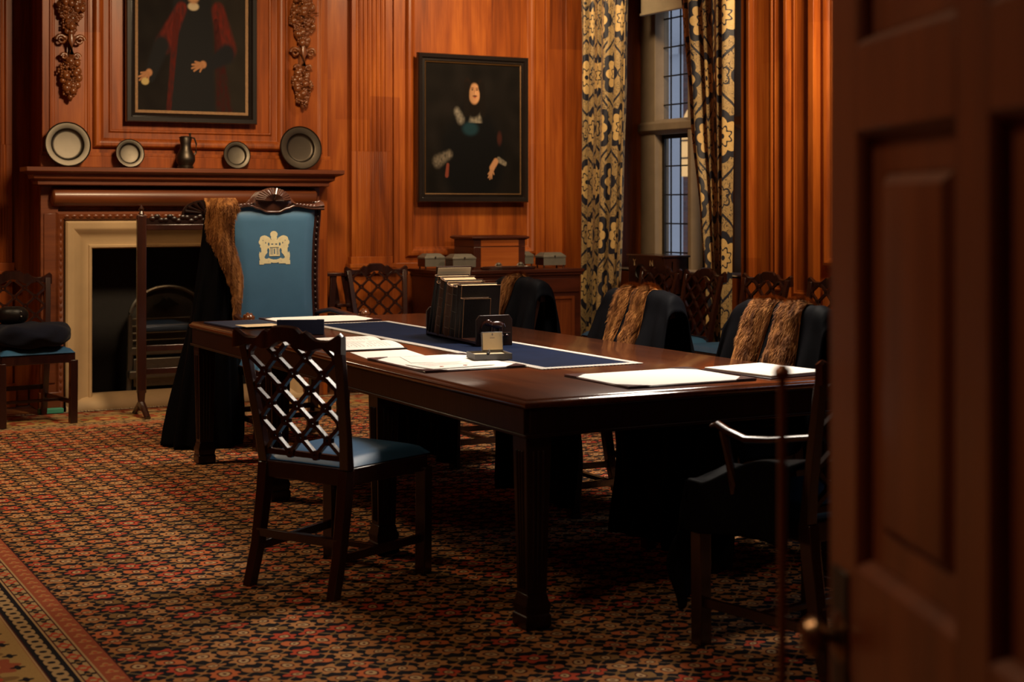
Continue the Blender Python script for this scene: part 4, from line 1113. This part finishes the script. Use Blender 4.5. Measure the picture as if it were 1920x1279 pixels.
# gold coat of arms: pierced leaf shape, stamped on the leather
def arms_mask(x, z):      # x,z in [-1,1]
    a = abs(x); e = lambda cx_, cz, rx, rz: ((a-cx_)/rx)**2+((z-cz)/rz)**2 < 1
    inn = False
    if e(0, .80, .24, .20) or e(0, .58, .20, .2): inn = True           # crest
    if e(.62, .52, .30, .22) or e(.80, .34, .20, .18) or e(.45, .42, .25, .25): inn = True   # heads and manes
    if e(.66, .05, .26, .48): inn = True                                # bodies
    if e(.80, -.45, .20, .40) or e(.62, -.70, .22, .18): inn = True     # haunches
    if e(0, .12, .42, .40): inn = True                                  # mantling
    if a < .34 and -.5 < z < .1: inn = True                              # shield
    if abs(z+.62+.18*math.cos(a*3.0)) < .10 and a < .85: inn = True      # ribbon
    if a > .70 and -.98 < z < -.72: inn = True
    if a < .95 and -.92 < z < -.80: inn = inn or a > .25
    # cut-outs
    if .10 < a < .30 and abs(z+.18) < .22 and ((a*14) % 1) < .45: inn = False
    if e(.40, -.16, .07, .14) or e(.52, -.55, .14, .09) or e(.36, .22, .05, .10): inn = False
    if e(.13, .22, .07, .035): inn = False
    if abs(a-.0) < .04 and -.36 < z < -.05: inn = False
    if e(.90, -.12, .05, .16): inn = False
    if abs(z-.02) < .018 and a < .3: inn = False
    if e(.72, .44, .03, .03) or e(.55, .30, .025, .06): inn = False
    return inn
am = MB(); n = 110; w2, h2 = .096, .100; zc = 1.122
for i in range(n):
    for j in range(n):
        xa, za = -1+2*(i+.5)/n, -1+2*(j+.5)/n
        if arms_mask(xa, za):
            k = len(am.v); d = 1.0/n
            for sx, sz in ((-1, -1), (1, -1), (1, 1), (-1, 1)):
                X_, Z_ = (xa+sx*d)*w2, zc+(za+sz*d)*h2
                am.v.append((X_, gy(Z_)+.0455, Z_))
            am.f.append((k, k+1, k+2, k+3))
am.build('coat_of_arms', 'goldleaf', gc, fix=False)

# gown over the great chair's left shoulder (as seen)
gg = thing('black_gown', 'long black gown with a brown fur edge hanging over the tall blue armchair', 'gown', (2.70, 8.45, 0), 0, 'black gowns with brown fur facings')
rg = random.Random(4)
def gsurf(i, j):          # i 0 bottom..1 top, j round
    z = .015+1.415*i; a = 2*PI*j
    cxl = lerp(-.115, -.015, i**.9); rx = lerp(.215, .080, sm(.0, 1.0, i**.75)); ry = lerp(.20, .095, sm(0, 1, i))
    top = 1-sm(.93, 1.0, i)*.75
    fl = 1+.10*(1-i)*math.sin(a*9+1.5*math.sin(i*5))+.05*math.sin(a*5+i*6)+.03*math.sin(a*14+i*3)
    return (cxl+rx*fl*math.cos(a)*top, .03+ry*fl*math.sin(a)*top, z-.02*(1-top))
MB().grid(gsurf, 70, 110).build('gown_cloth', 'black', gg, ang=180, fix=False, solid=.004)
PTH = [(1.425, -.055, .105), (1.36, -.05, .105), (1.27, -.075, .085), (1.18, -.072, .075), (1.10, -.045, .072), (1.03, -.02, .070), (.97, .000, .062), (.92, .010, .05), (.87, .012, .035), (.80, .005, .022), (.74, .000, .016)]
def fpath(i):
    q = i*(len(PTH)-1); k = min(int(q), len(PTH)-2); t = q-k; return [lerp(PTH[k][n_], PTH[k+1][n_], t) for n_ in range(3)]
def gfs(i, j):
    z, xc, wd = fpath(i); x = xc+(j-.5)*2*wd*.75+.05*0
    ii = (z-.015)/1.415; cxl = lerp(-.115, -.015, ii**.9); rx = lerp(.215, .080, sm(0, 1, ii**.75)); ry = lerp(.20, .095, sm(0, 1, ii))
    q = max(-.98, min(.98, (x-cxl)/(rx*1.12))); return (x+.025, .03-ry*1.12*math.sqrt(1-q*q)-.012+.05*sm(.96, 1, ii), z)
def gfn(i, j): return ((j-.5)*1.2, -1, .05)
fur_strip(gfs, gfn, 12000, .024, 77, gg)

# ================================================================== THINGS ON THE TABLE
TZ = .7605
def blotter(x0, x1, y0, y1, label, rz=0, ch=.09):
    cx_, cy_ = (x0+x1)/2, (y0+y1)/2; a, b_ = (x1-x0)/2, (y1-y0)/2
    t = thing('desk_blotter', label, 'blotter', (cx_, cy_, TZ), rz, 'leather desk blotters with white paper')
    MB().box(-a, a, -b_, b_, 0, .005).build('leather_board', 'blotleather', t, bevel=.001)
    a2, b2 = a-.012, b_-.012
    MB().box(-a2, a2, -b2, b2, .0052, .0065).build('blotting_paper', 'paper', t)
    for sx in (-1, 1):
        for sy in (-1, 1):
            pts = [(sx*a, sy*b_), (sx*(a-ch), sy*b_), (sx*a, sy*(b_-ch))]
            MB().prism(pts, (0, 0, .0066), EX, EY, EZ, .002).build('corner', 'blotleather', t)
    return t
blotter(2.78, 3.32, 4.30, 4.73, 'leather blotter with clean white paper at the near end of the table')
blotter(2.385, 2.815, 5.07, 5.62, 'leather blotter with letters on it, near the left edge of the table')
blotter(2.72, 3.27, 7.50, 7.92, 'leather blotter with white paper before the tall blue armchair')
# stacked sheets
def sheet(name, pts, z, th, mat, label, cat, curl=0):
    o = MB().prism(pts, (0, 0, z), EX, EY, EZ, th).build(name, mat)
    return tag(o, label, cat)
sheet('paper_sheet', [(2.40, 5.66), (2.66, 5.66), (2.70, 5.93), (2.44, 5.93)], TZ, .0015, 'paper', 'loose white sheet between the ledger and the blotter with letters', 'paper')
sheet('letter', [(2.46, 5.36), (2.70, 5.30), (2.76, 5.56), (2.52, 5.60)], TZ+.0070, .0012, 'paper', 'white letter at the back of the blotter with letters', 'paper')
lt = thing('certificate', 'cream document with two red seals on the blotter by the open pen box', 'paper', (2.56, 5.22, TZ+.0085), .12)
MB().box(-.14, .14, -.10, .10, 0, .0015).build('sheet', 'paper', lt)
for x, y in ((-.07, -.05), (.03, -.06)): MB().lathe([(.001, .0015), (.008, .0015), (.008, .003), (.001, .003)], (x, y, 0), 12).build('seal', 'seal', lt)
wr = MB()
for k in range(5): wr.box(-.10, .10-.02*(k % 3), .07-.02*k, .073-.02*k, .0016, .0018)
wr.build('handwriting', 'ink', lt)
# open book with handwriting
ob = thing('open_book', 'open ledger with handwritten pages, behind the blotter with letters', 'book', (2.57, 6.26, TZ), -.04)
MB().box(-.165, .165, -.28, .28, 0, .004).build('cover', 'bookblack', ob, bevel=.001)
def pg(i, j):
    y = -.27+.54*i; z = .005+.020*(abs(math.sin(PI*i*1.0))*.35+.65*abs(math.sin(2*PI*i))**.6); return (-.155+.31*j, y, z)
pgm = MB().grid(pg, 40, 6); pgm.box(-.155, .155, -.27, .27, .004, .0055); pgm.build('pages', 'paper', ob, ang=60)
wr = MB()
for side_ in (0, 1):
    for k in range(14):
        j = .12+.055*k
        for q in range(11):
            i0 = (.06 if side_ == 0 else .56)+.034*q; a = pg(i0, j); b_ = pg(i0+.026, j)
            if random.random() < .85:
                kk = len(wr.v); wr.v += [(a[0]-.001, a[1], a[2]+.0006), (a[0]+.001, a[1], a[2]+.0006), (b_[0]+.001, b_[1], b_[2]+.0006), (b_[0]-.001, b_[1], b_[2]+.0006)]; wr.f.append((kk, kk+1, kk+2, kk+3))
wr.build('handwriting', 'ink', ob, fix=False)
# writing pad near the door end
wp = thing('writing_pad', 'thick white writing pad with a dark cover at the right near corner of the table', 'notepad', (3.515, 4.50, TZ), .12)
MB().box(-.155, .155, -.185, .185, 0, .004).build('cover', 'blotleather', wp, bevel=.001)
MB().box(-.145, .145, -.175, .175, .0041, .012).build('pages', 'paper', wp, bevel=.0015)
# runner
rn = thing('table_runner', 'dark blue velvet runner with a silver braid edge down the middle of the table', 'table runner', (3.05, 6.2, TZ))
rnd = random.Random(2)
MB().grid(lambda i, j: (-.195+.39*i, -1.20+2.40*j, .0028+.0016*math.sin(j*60+3*math.sin(i*5))*math.sin(i*PI)), 10, 160).build('velvet', 'velvet', rn, ang=180)
MB().frame(-.23, .23, -1.235, 1.235, [(0, 0), (0, .003), (.018, .0045), (.036, .004), (.038, .0)], (0, 0, 0), EX, EY, EZ).build('braid', 'braid', rn)
# pen box
pb = thing('pen_box', 'open grey presentation box with a cream-lined lid, in front of the book trough', 'pen box', (2.815, 5.36, TZ+.009), math.radians(-12))
MB().frame(-.088, .066, -.065, .065, [(0, 0), (0, .024), (.004, .024), (.004, .006)], (0, 0, 0), EX, EY, EZ, fill=True).build('tray', 'boxgrey', pb)
MB().box(-.084, .062, -.060, .060, .004, .016).build('lining', 'satin', pb)
LR = Matrix.Translation((.0, .062, .024)) @ Matrix.Rotation(math.radians(-8), 4, 'X')
lid = MB().box(-.022, .066, 0, .014, 0, .076, LR).build('lid', 'boxgrey', pb, bevel=.002)
MB().box(-.019, .063, -.001, .002, .004, .073, LR).build('lid_lining', 'satin', lid)
MB().prism([(.008, .05), (.030, .05), (.028, .053), (.010, .053)], tuple(LR @ Vector((0, -.0015, 0))), EX, EZ, NY, .0005).prism([(.015, .066), (.019, .060), (.023, .066), (.019, .072)], tuple(LR @ Vector((0, -.0015, 0))), EX, EZ, NY, .0005).build('lid_mark', 'ink', lid)
pn = thing('fountain_pen', 'dark pen with metal fittings lying in the open grey presentation box', 'pen', (2.795, 5.35, TZ+.034), math.radians(60))
MB().tube([(-.06, 0, 0), (-.055, 0, 0), (.05, 0, 0), (.055, 0, 0)], [.003, .006, .0065, .004], 12).build('barrel', 'bookblack', pn)
MB().tube([(.0, 0, 0), (.006, 0, 0)], .0075, 12).tube([(.01, 0, .0075), (.045, 0, .0085)], .0018, 6).build('clip', 'silver', pn)
# blue box and dark folder by the left edge
bb = thing('document_box', 'open navy document box with a white card, behind the chair seen from behind', 'box', (2.63, 7.02, TZ), math.radians(-22))
MB().frame(-.11, .11, -.16, .16, [(0, 0), (0, .05), (.004, .05), (.004, .006)], (0, 0, 0), EX, EY, EZ, fill=True).build('box_body', 'boxblue', bb)
MB().box(-.100, .100, -.150, .150, .006, .040).build('lining', 'bookbrown', bb)
MB().box(-.105, .075, -.05, .155, .051, .0525).build('card', 'paper', bb)
MB().box(-.112, .112, -.165, -.155, .0, .072).build('raised_end', 'boxblue', bb, bevel=.002)
fd = thing('leather_folder', 'dark blue leather folder with a tan paper, at the far left corner of the table', 'folder', (2.53, 7.56, TZ), .05)
MB().box(-.155, .155, -.21, .21, 0, .010).build('cover', 'boxblue', fd, bevel=.002)
MB().box(-.10, .10, -.26, -.10, .0102, .0115).build('tan_sheet', 'cream', fd)

# book trough and books
rk = thing('book_trough', 'dark wooden book trough with a carved elephant on its end, on the blue runner', 'book rack', (3.13, 6.20, TZ+.004), -.09)
MB().box(-.085, .085, -.31, .31, .008, .022).build('base', 'mahog', rk, bevel=.002)
for s_ in (-1, 1):
    e_ = MB().prism([(-.085, 0), (.085, 0), (.085, .115), (.070, .135), (-.070, .135), (-.085, .115)], (0, s_*.315-.008, .0), EX, EZ, EY, .016)
    eo = e_.build('end_panel', 'mahog_leg', rk, bevel=.002)
    if s_ < 0:
        el = MB(); y0 = -.328; zo = .092
        el.ball((.008, y0, zo), .022, 14, 9, (1.55, .5, .80)).ball((-.032, y0, zo+.010), .0155, 12, 8, (1, .55, 1)).ball((-.022, y0-.006, zo+.006), .011, 8, 6, (.9, .4, 1.1))
        el.tube([(-.044, y0, zo+.012), (-.058, y0, zo+.004), (-.066, y0, zo-.014), (-.062, y0, zo-.022)], [.008, .0055, .0038, .003], 8)
        for x in (-.016, -.004, .020, .031): el.tube([(x, y0, zo-.008), (x, y0, zo-.031)], .0062, 8)
        el.tube([(.040, y0, zo+.006), (.049, y0, zo-.010)], [.003, .002], 6)
        el.build('carved_elephant', 'silver' if False else 'mahog', eo)
        MB().box(-.075, .075, y0+.000, y0+.006, .055, .059).build('carved_groundline', 'mahog', eo)
        tt = MB()
        for k in range(6): tt.ball((-.058+.023*k, y0+.002, .044), .0085, 8, 6, (1.2, .6, .8))
        tt.build('carved_leaves', 'mahog', eo)
BK = 'old leather books leaning in the book trough'
def book(y, w_, h, dpt, mat, label, lean=.17, x=3.09, band_=0, open_=False, z=.026, topc=None):
    # spine faces -x, thickness along y, leaning towards the camera end (-y)
    dx_, dy_ = x-3.09, y-6.20; ca_, sa_ = math.cos(-.09), math.sin(-.09)
    t = thing('book', label, 'book', (3.13+dx_*ca_-dy_*sa_, 6.20+dx_*sa_+dy_*ca_, TZ+z), 0, BK); t.rotation_euler = (lean, 0, -.09)
    c_ = MB(); c_.box(-dpt/2, dpt/2, -w_/2, -w_/2+.0035, 0, h); c_.box(-dpt/2, dpt/2, w_/2-.0035, w_/2, 0, h)
    n = 8; sp = [(-dpt/2, -w_/2)]+[(-dpt/2-.010*math.sin(PI*k/n), -w_/2+w_*k/n) for k in range(1, n)]+[(-dpt/2, w_/2), (-dpt/2+.004, w_/2), (-dpt/2+.004, -w_/2)]
    c_.prism(sp, (0, 0, 0), EX, EY, EZ, h)
    cv2 = c_.build('cover', mat, t, bevel=.001)
    MB().box(-dpt/2+.004, dpt/2-.005, -w_/2+.0036, w_/2-.0036, .004, h-.005).build('pages', 'pages', t)
    we = MB()
    for sy in (-1, 1):
        we.box(-dpt/2, dpt/2, sy*w_/2-.0012, sy*w_/2+.0006, h-.0012, h+.0008); we.box(dpt/2-.0012, dpt/2+.0006, sy*w_/2-.0012, sy*w_/2+.0006, 0, h)
        we.box(-dpt/2-.0008, -dpt/2+.0012, sy*w_/2-.0012, sy*w_/2+.0008, 0, h)
    we.tube([(-dpt/2, -w_/2, h), (-dpt/2-.009, -w_/4, h), (-dpt/2-.010, 0, h), (-dpt/2-.009, w_/4, h), (-dpt/2, w_/2, h)], .0014, 6)
    we.build('edge_highlight', 'worn', cv2)  # tan strips drawn as highlights on the cover edges
    if band_:
        b2_ = MB()
        for k in range(band_):
            zz = h*(.16+.68*k/(band_-1)); b2_.tube([(-dpt/2-.001, -w_/2+.002, zz), (-dpt/2-.0115, 0, zz), (-dpt/2-.001, w_/2-.002, zz)], .0022, 6)
        b2_.build('spine_band', mat, cv2)
    return t
BOOKS = [(.026, .285, .165, 'bookblack', 'tall thin black book at the far end of the book trough', .36, 0),
         (.036, .250, .150, 'bookblack', 'black book second from the far end of the book trough', .34, 0),
         (.062, .268, .170, 'bookbrown', 'thick brown book with raised spine bands in the book trough', .31, 5),
         (.026, .258, .185, 'bookblack', 'thin black book just on the camera side of the thick brown book', .29, 0),
         (.068, .240, .165, 'bookbrown', 'worn dark brown book in the middle of the book trough', .25, 4),
         (.060, .234, .160, 'bookblack', 'thick black book between the worn brown one and the large outward-facing one', .20, 3),
         (.048, .242, .190, 'bookblack', 'large black book with its cover facing out near the carved end of the trough', .16, 0),
         (.026, .180, .130, 'bookblack', 'smallest book, nearest the carved end of the book trough', .14, 0)]
yb_ = 6.475; prev = None
for (w_, h, dpt, mat, lb, ln, nb_) in BOOKS:
    if prev:
        pw_, pl_ = prev
        yb_ -= (pw_/2/math.cos(pl_)+w_/2/math.cos(ln))+.24*(math.sin(pl_)-math.sin(ln))+.0015
    book(yb_, w_, h, dpt, mat, lb, ln, band_=nb_, x=3.09+(dpt-.165)*.45)
    prev = (w_, ln)
tl = thing('card_folder', 'tall pale-lined card folder standing up behind the books', 'folder', (3.165, 6.50, TZ+.026)); tl.rotation_euler = (.33, 0, -.09)
MB().box(-.085, .095, .0, .006, .0, .325).build('board', 'bookbrown', tl, bevel=.001)
MB().box(-.078, .088, -.002, .0, .06, .319).build('pale_lining', 'cream', tl)

# ================================================================== CABINET AND WHAT STANDS ON IT
cbn = thing('side_cabinet', 'dark wooden side cabinet against the far wall, below the seated portrait', 'cabinet', (5.52, 10.43, 0))
MB().box(-.585, .575, -.31, .31, .09, .865).build('body', 'cabinet', cbn, bevel=.004)
MB().loft([[(-.585-d, -.31-d, z), (.575+d, -.31-d, z), (.575+d, .31, z), (-.585-d, .31, z)] for d, z in ((0, .84), (.012, .845), (.012, .862), (.024, .868), (.024, .892))]).build('top', 'cabinet', cbn, bevel=.002)
MB().box(-.60, .59, -.325, .31, 0, .09).build('plinth', 'cabinet', cbn, bevel=.005)
MB().box(-.57, .56, -.318, -.309, .71, .82).build('drawer', 'cabinet', cbn, bevel=.003)
for (a, b_) in ((-.52, -.03), (.03, .51)):
    dr_ = MB().box(a, b_, -.322, -.311, .13, .68).frame(a, b_, .13, .68, [(.0, .322), (.0, .334), (.02, .334), (.026, .326)], (0, 0, 0), EX, EZ, NY).build('door', 'cabinet_panel', cbn)
    MB().ball(((b_-.035) if a < 0 else (a+.035), -.335, .42), .012, 10, 8).build('knob', 'brass', dr_)
CZ = .8925
ch = thing('wooden_chest', 'polished wooden chest with a lighter front panel in the middle of the cabinet', 'chest', (5.505, 10.52, CZ))
MB().box(-.225, .225, -.17, .17, 0, .17).build('body', 'cabinet', ch, bevel=.003)
MB().loft([[(-.225-d, -.17-d, z), (.225+d, -.17-d, z), (.225+d, .17+d, z), (-.225-d, .17+d, z)] for d, z in ((0, .172), (0, .222), (.012, .228), (.026, .236), (.026, .246), (.008, .256))]).build('lid', 'cabinet', ch, bevel=.001)
MB().box(-.165, .165, -.173, -.168, .0, .168).build('front_panel', 'chest', ch); MB().box(-.165, .165, -.173, -.168, .176, .222).build('lid_panel', 'chest', ch)
def casket(x, y, w_, d, label, rz=0):
    t = thing('silver_casket', label, 'casket', (x, y, CZ), rz, 'small metal-fronted caskets on the cabinet')
    MB().box(-w_/2, w_/2, -d/2, d/2, .022, .080).build('body', 'cabinet', t, bevel=.002)
    MB().box(-w_/2+.001, w_/2-.001, -d/2-.003, -d/2+.001, .023, .079).build('front_plate', 'silver', t)
    MB().loft([[(-w_/2-.003+q, -d/2-.005+q, z), (w_/2+.003-q, -d/2-.005+q, z), (w_/2+.003-q, d/2+.003-q, z), (-w_/2-.003+q, d/2+.003-q, z)] for q, z in ((0, .081), (0, .094), (.03, .122), (.032, .122))]).build('lid', 'silver', t, bevel=.0015)
    for sx in (-1, 1):
        for sy in (-1, 1): MB().tube([(sx*(w_/2-.012), sy*(d/2-.012), 0), (sx*(w_/2-.012), sy*(d/2-.012), .023)], [.008, .006], 8).build('foot', 'cabinet', t)
    MB().ball((0, -d/2-.010, .094), .007, 8, 6).build('clasp', 'iron', t)
casket(4.99, 10.50, .17, .13, 'small casket left of the wooden chest, rear of the pair')
casket(5.135, 10.29, .195, .13, 'small casket left of the wooden chest, front of the pair')
casket(5.835, 10.62, .17, .13, 'small casket right of the wooden chest, rear of the pair')
casket(5.935, 10.31, .20, .13, 'small casket right of the wooden chest, front of the pair')
ink = thing('inkstand', 'oval wooden inkstand tray in front of the wooden chest', 'inkstand', (5.50, 10.20, CZ))
MB().lathe([(.001, 0), (.95, 0), (1.0, .006), (1.0, .018), (.93, .024), (.88, .016), (.001, .014)], (0, 0, 0), 40, Matrix.Diagonal((.24, .065, 1, 1))).build('tray', 'mahog', ink)
for x in (-.085, .105):
    w1 = MB().lathe([(.001, .0), (.028, 0), (.028, .008), (.014, .014), (.020, .028), (.018, .036), (.001, .042)], (x, 0, .014), 16).tube([(x-.03, 0, .03), (x-.015, 0, .045), (x+.015, 0, .045), (x+.03, 0, .03)], .004, 6)
    w1.build('silver_inkwell', 'silver', ink)

# library steps in the recess beside the chimney breast
ls = thing('library_steps', 'dark wooden library steps in the recess between the fireplace and the lattice chair', 'steps', (4.18, 10.60, 0))
for k, y in enumerate((-.12, .12)):
    q = MB(); q.bar((-.06, y, 0), (.0, y, .88), .045, .022); q.bar((.24, y, 0), (.08, y, .88), .045, .022)
    q.build('side_frame', 'mahog', ls, bevel=.003)
for z, xx in ((.20, .20), (.42, .16), (.64, .12), (.87, .04)):
    MB().box(xx-.10-(.0 if z < .8 else .03), xx+.06, -.14, .14, z-.012, z+.012).build('tread', 'mahog', ls, bevel=.003)

# ballot box on a small stand
sd_ = thing('small_stand', 'small dark side table under the ballot box by the window', 'side table', (6.28, 9.44, 0))
MB().box(-.13, .19, -.32, .32, .69, .72).build('top', 'mahog', sd_, bevel=.004)
MB().box(-.11, .17, -.30, .30, .61, .69).build('frieze', 'mahog', sd_, bevel=.002)
for x in (-.10, .16):
    for y in (-.28, .28): MB().posts([(x, y, 0), (x, y, .62)], [(.016, .016), (.022, .022)]).build('leg', 'mahog', sd_, bevel=.002)
bx = thing('ballot_box', 'dark wooden ballot box with a round opening and gold letters Y and N', 'ballot box', (6.33, 9.40, .7205))
hole_r = .050; hc = (.0+.03, .165)
bdy = MB(); W2 = .235; n = 32
# front face (towards -x) with a round hole: outer square ring to circle
outer = []
for k in range(n):
    a = 2*PI*k/n; c_, s_ = math.cos(a), math.sin(a)
    ry, rz_ = W2, .14; m_ = max(abs(c_)/ry, abs(s_)/rz_); outer.append((c_/m_, .14+s_/m_))
yh, zh = .077, .165
inner = [(yh+hole_r*math.cos(2*PI*k/n), zh+hole_r*math.sin(2*PI*k/n)) for k in range(n)]
bdy.loft([[(-.10, a, b_) for a, b_ in outer], [(-.10, a, b_) for a, b_ in inner], [(-.03, a, b_) for a, b_ in inner]], cap=False)
bdy.box(-.099, .12, -W2, -W2+.012, 0, .28).box(-.099, .12, W2-.012, W2, 0, .28).box(-.099, .12, -W2, W2, 0, .012).box(.108, .12, -W2, W2, 0, .28).box(-.03, -.02, -W2, W2, .01, .25)
bdy.build('body', 'mahog', bx)
MB().box(-.115, .13, -W2-.012, W2+.012, .28, .295).build('lid', 'mahog', bx, bevel=.004)
MB().lathe([(hole_r-.002, 0), (hole_r+.012, 0), (hole_r+.012, .008), (hole_r, .012), (hole_r-.004, .004)], (-.10, yh, zh), 28, Matrix.Rotation(-PI/2, 4, 'Y')).build('hole_rim', 'bookblack', bx)
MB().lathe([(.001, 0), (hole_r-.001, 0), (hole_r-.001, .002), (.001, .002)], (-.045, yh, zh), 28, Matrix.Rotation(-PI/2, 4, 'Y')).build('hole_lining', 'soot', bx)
def stroke(mb, pts, y0, z0, s_):
    for a, b_ in zip(pts, pts[1:]): mb.bar((-.102, y0-a[0]*s_, z0+a[1]*s_), (-.102, y0-b_[0]*s_, z0+b_[1]*s_), .008, .003, EX)
yl = MB(); stroke(yl, [(-.5, 1), (0, .45), (0, -.3)], .152, .226, .034); stroke(yl, [(.5, 1), (0, .45)], .152, .226, .034)
stroke(yl, [(-.2, -.3), (.2, -.3)], .152, .226, .034)
yl.build('letter_y', 'goldleaf', bx)
nl = MB(); stroke(nl, [(-.5, -.3), (-.5, 1), (.5, -.3), (.5, 1)], -.075, .226, .034)
nl.build('letter_n', 'goldleaf', bx)

# cloth on the left chair, green board on the floor
def cloth(i, j):
    a = 2*PI*j; ph2 = PI*(i-.5); r = math.cos(ph2)**.45
    n_ = noise.noise((math.cos(a)*2, math.sin(a)*2, i*3))*.03
    return ((.262+n_)*r*math.cos(a), (.235+n_)*r*math.sin(a), .075+.075*math.sin(ph2)+.01*math.sin(a*5+i*8)*r)
fcl = thing('folded_gown', 'folded dark navy gown piled on the seat of the chair left of the fireplace', 'gown', (1.875, 9.83, .490))
MB().grid(cloth, 30, 60).build('cloth', 'navycloth', fcl, ang=180)
MB().grid(lambda i, j: (-.10+.10*math.cos(PI*(i-.5))**.5*math.cos(2*PI*j), .06+.08*math.cos(PI*(i-.5))**.5*math.sin(2*PI*j), .20+.055*math.sin(PI*(i-.5))), 14, 30).build('cap', 'bookblack', fcl, ang=180)
b3 = MB().ball((-.06, -.022, .195), .006, 8, 6).ball((-.06, -.018, .225), .005, 8, 6); b3.build('button', 'silver', fcl)
tag(MB().box(2.00, 2.16, 10.20, 10.255, 0.009, .042).build('green_board', 'green', bevel=.004), 'small bright green block on the floor behind the left chair', 'block')

# ================================================================== THE OPEN DOOR
dv = Vector((.392, .925, 0)).normalized(); free = Vector((1.207, 1.392, 0))
hinge = free-dv*.847
dr = thing('door_1', None, None, tuple(hinge)); struct(dr)
dr.rotation_euler = (0, 0, math.atan2(dv.y, dv.x))
# local: x from hinge (0) to free edge (.847); +y is the room-left face towards the camera
W_ = .847; cols = [(.098, .385), (.462, .749)]; rows = [(.20, .80), (.973, 1.463), (1.56, 2.00)]
dm = MB(); yF, yB = .02, -.02
dm.box(0, .098, yB, yF, .01, 2.10).box(.749, W_, yB, yF, .01, 2.10).box(.385, .462, yB, yF, .01, 2.10)
zs_ = [(.01, .20), (.80, .973), (1.463, 1.56), (2.0, 2.10)]
for a, b_ in zs_:
    for x0, x1 in cols: dm.box(x0, x1, yB, yF, a, b_)
struct(dm.build('door_frame', 'door', dr, bevel=.002))
for x0, x1 in cols:
    for z0, z1 in rows:
        p = MB()
        for sy, N_ in ((1, EY), (-1, NY)):
            pf = [(-.001, .020), (.004, .016), (.010, .006), (.012, -.004), (.046, -.002), (.060, .010), (.066, .011)]
            p.frame(x0, x1, z0, z1, pf, (0, 0, 0), EX, EZ, N_, fill=True)
        struct(p.build('door_panel', 'door', dr, ang=25))
hk = MB().lathe([(.001, 0), (.028, 0), (.030, .004), (.022, .008), (.010, .012), (.009, .018), (.013, .021), (.020, .027), (.023, .036), (.018, .045), (.001, .050)], (.800, yF, .882), 24, Matrix.Rotation(-PI/2, 4, 'X'))
hko = hk.build('door_handle', 'knob', dr); struct(hko)
struct(MB().box(.772, .828, yF, yF+.004, .80, .96).build('lock_plate', 'iron', dr, bevel=.002))
# slim post standing just inside the doorway
ps = thing('slim_post', 'slim brown metal post with a flat cap, just left of the open door', 'post', (1.236, 1.548, .0))
MB().tube([(0, 0, .02), (0, 0, 1.16)], .0055, 12).build('rod', 'bronze', ps)
MB().lathe([(.001, 0), (.11, 0), (.11, .008), (.03, .02), (.007, .03), (.001, .03)], (0, 0, .002), 28).build('base', 'bronze', ps)
MB().lathe([(.001, 1.155), (.010, 1.157), (.012, 1.168), (.004, 1.176), (.001, 1.176)], (0, 0, 0), 16).build('cap', 'bronze', ps)
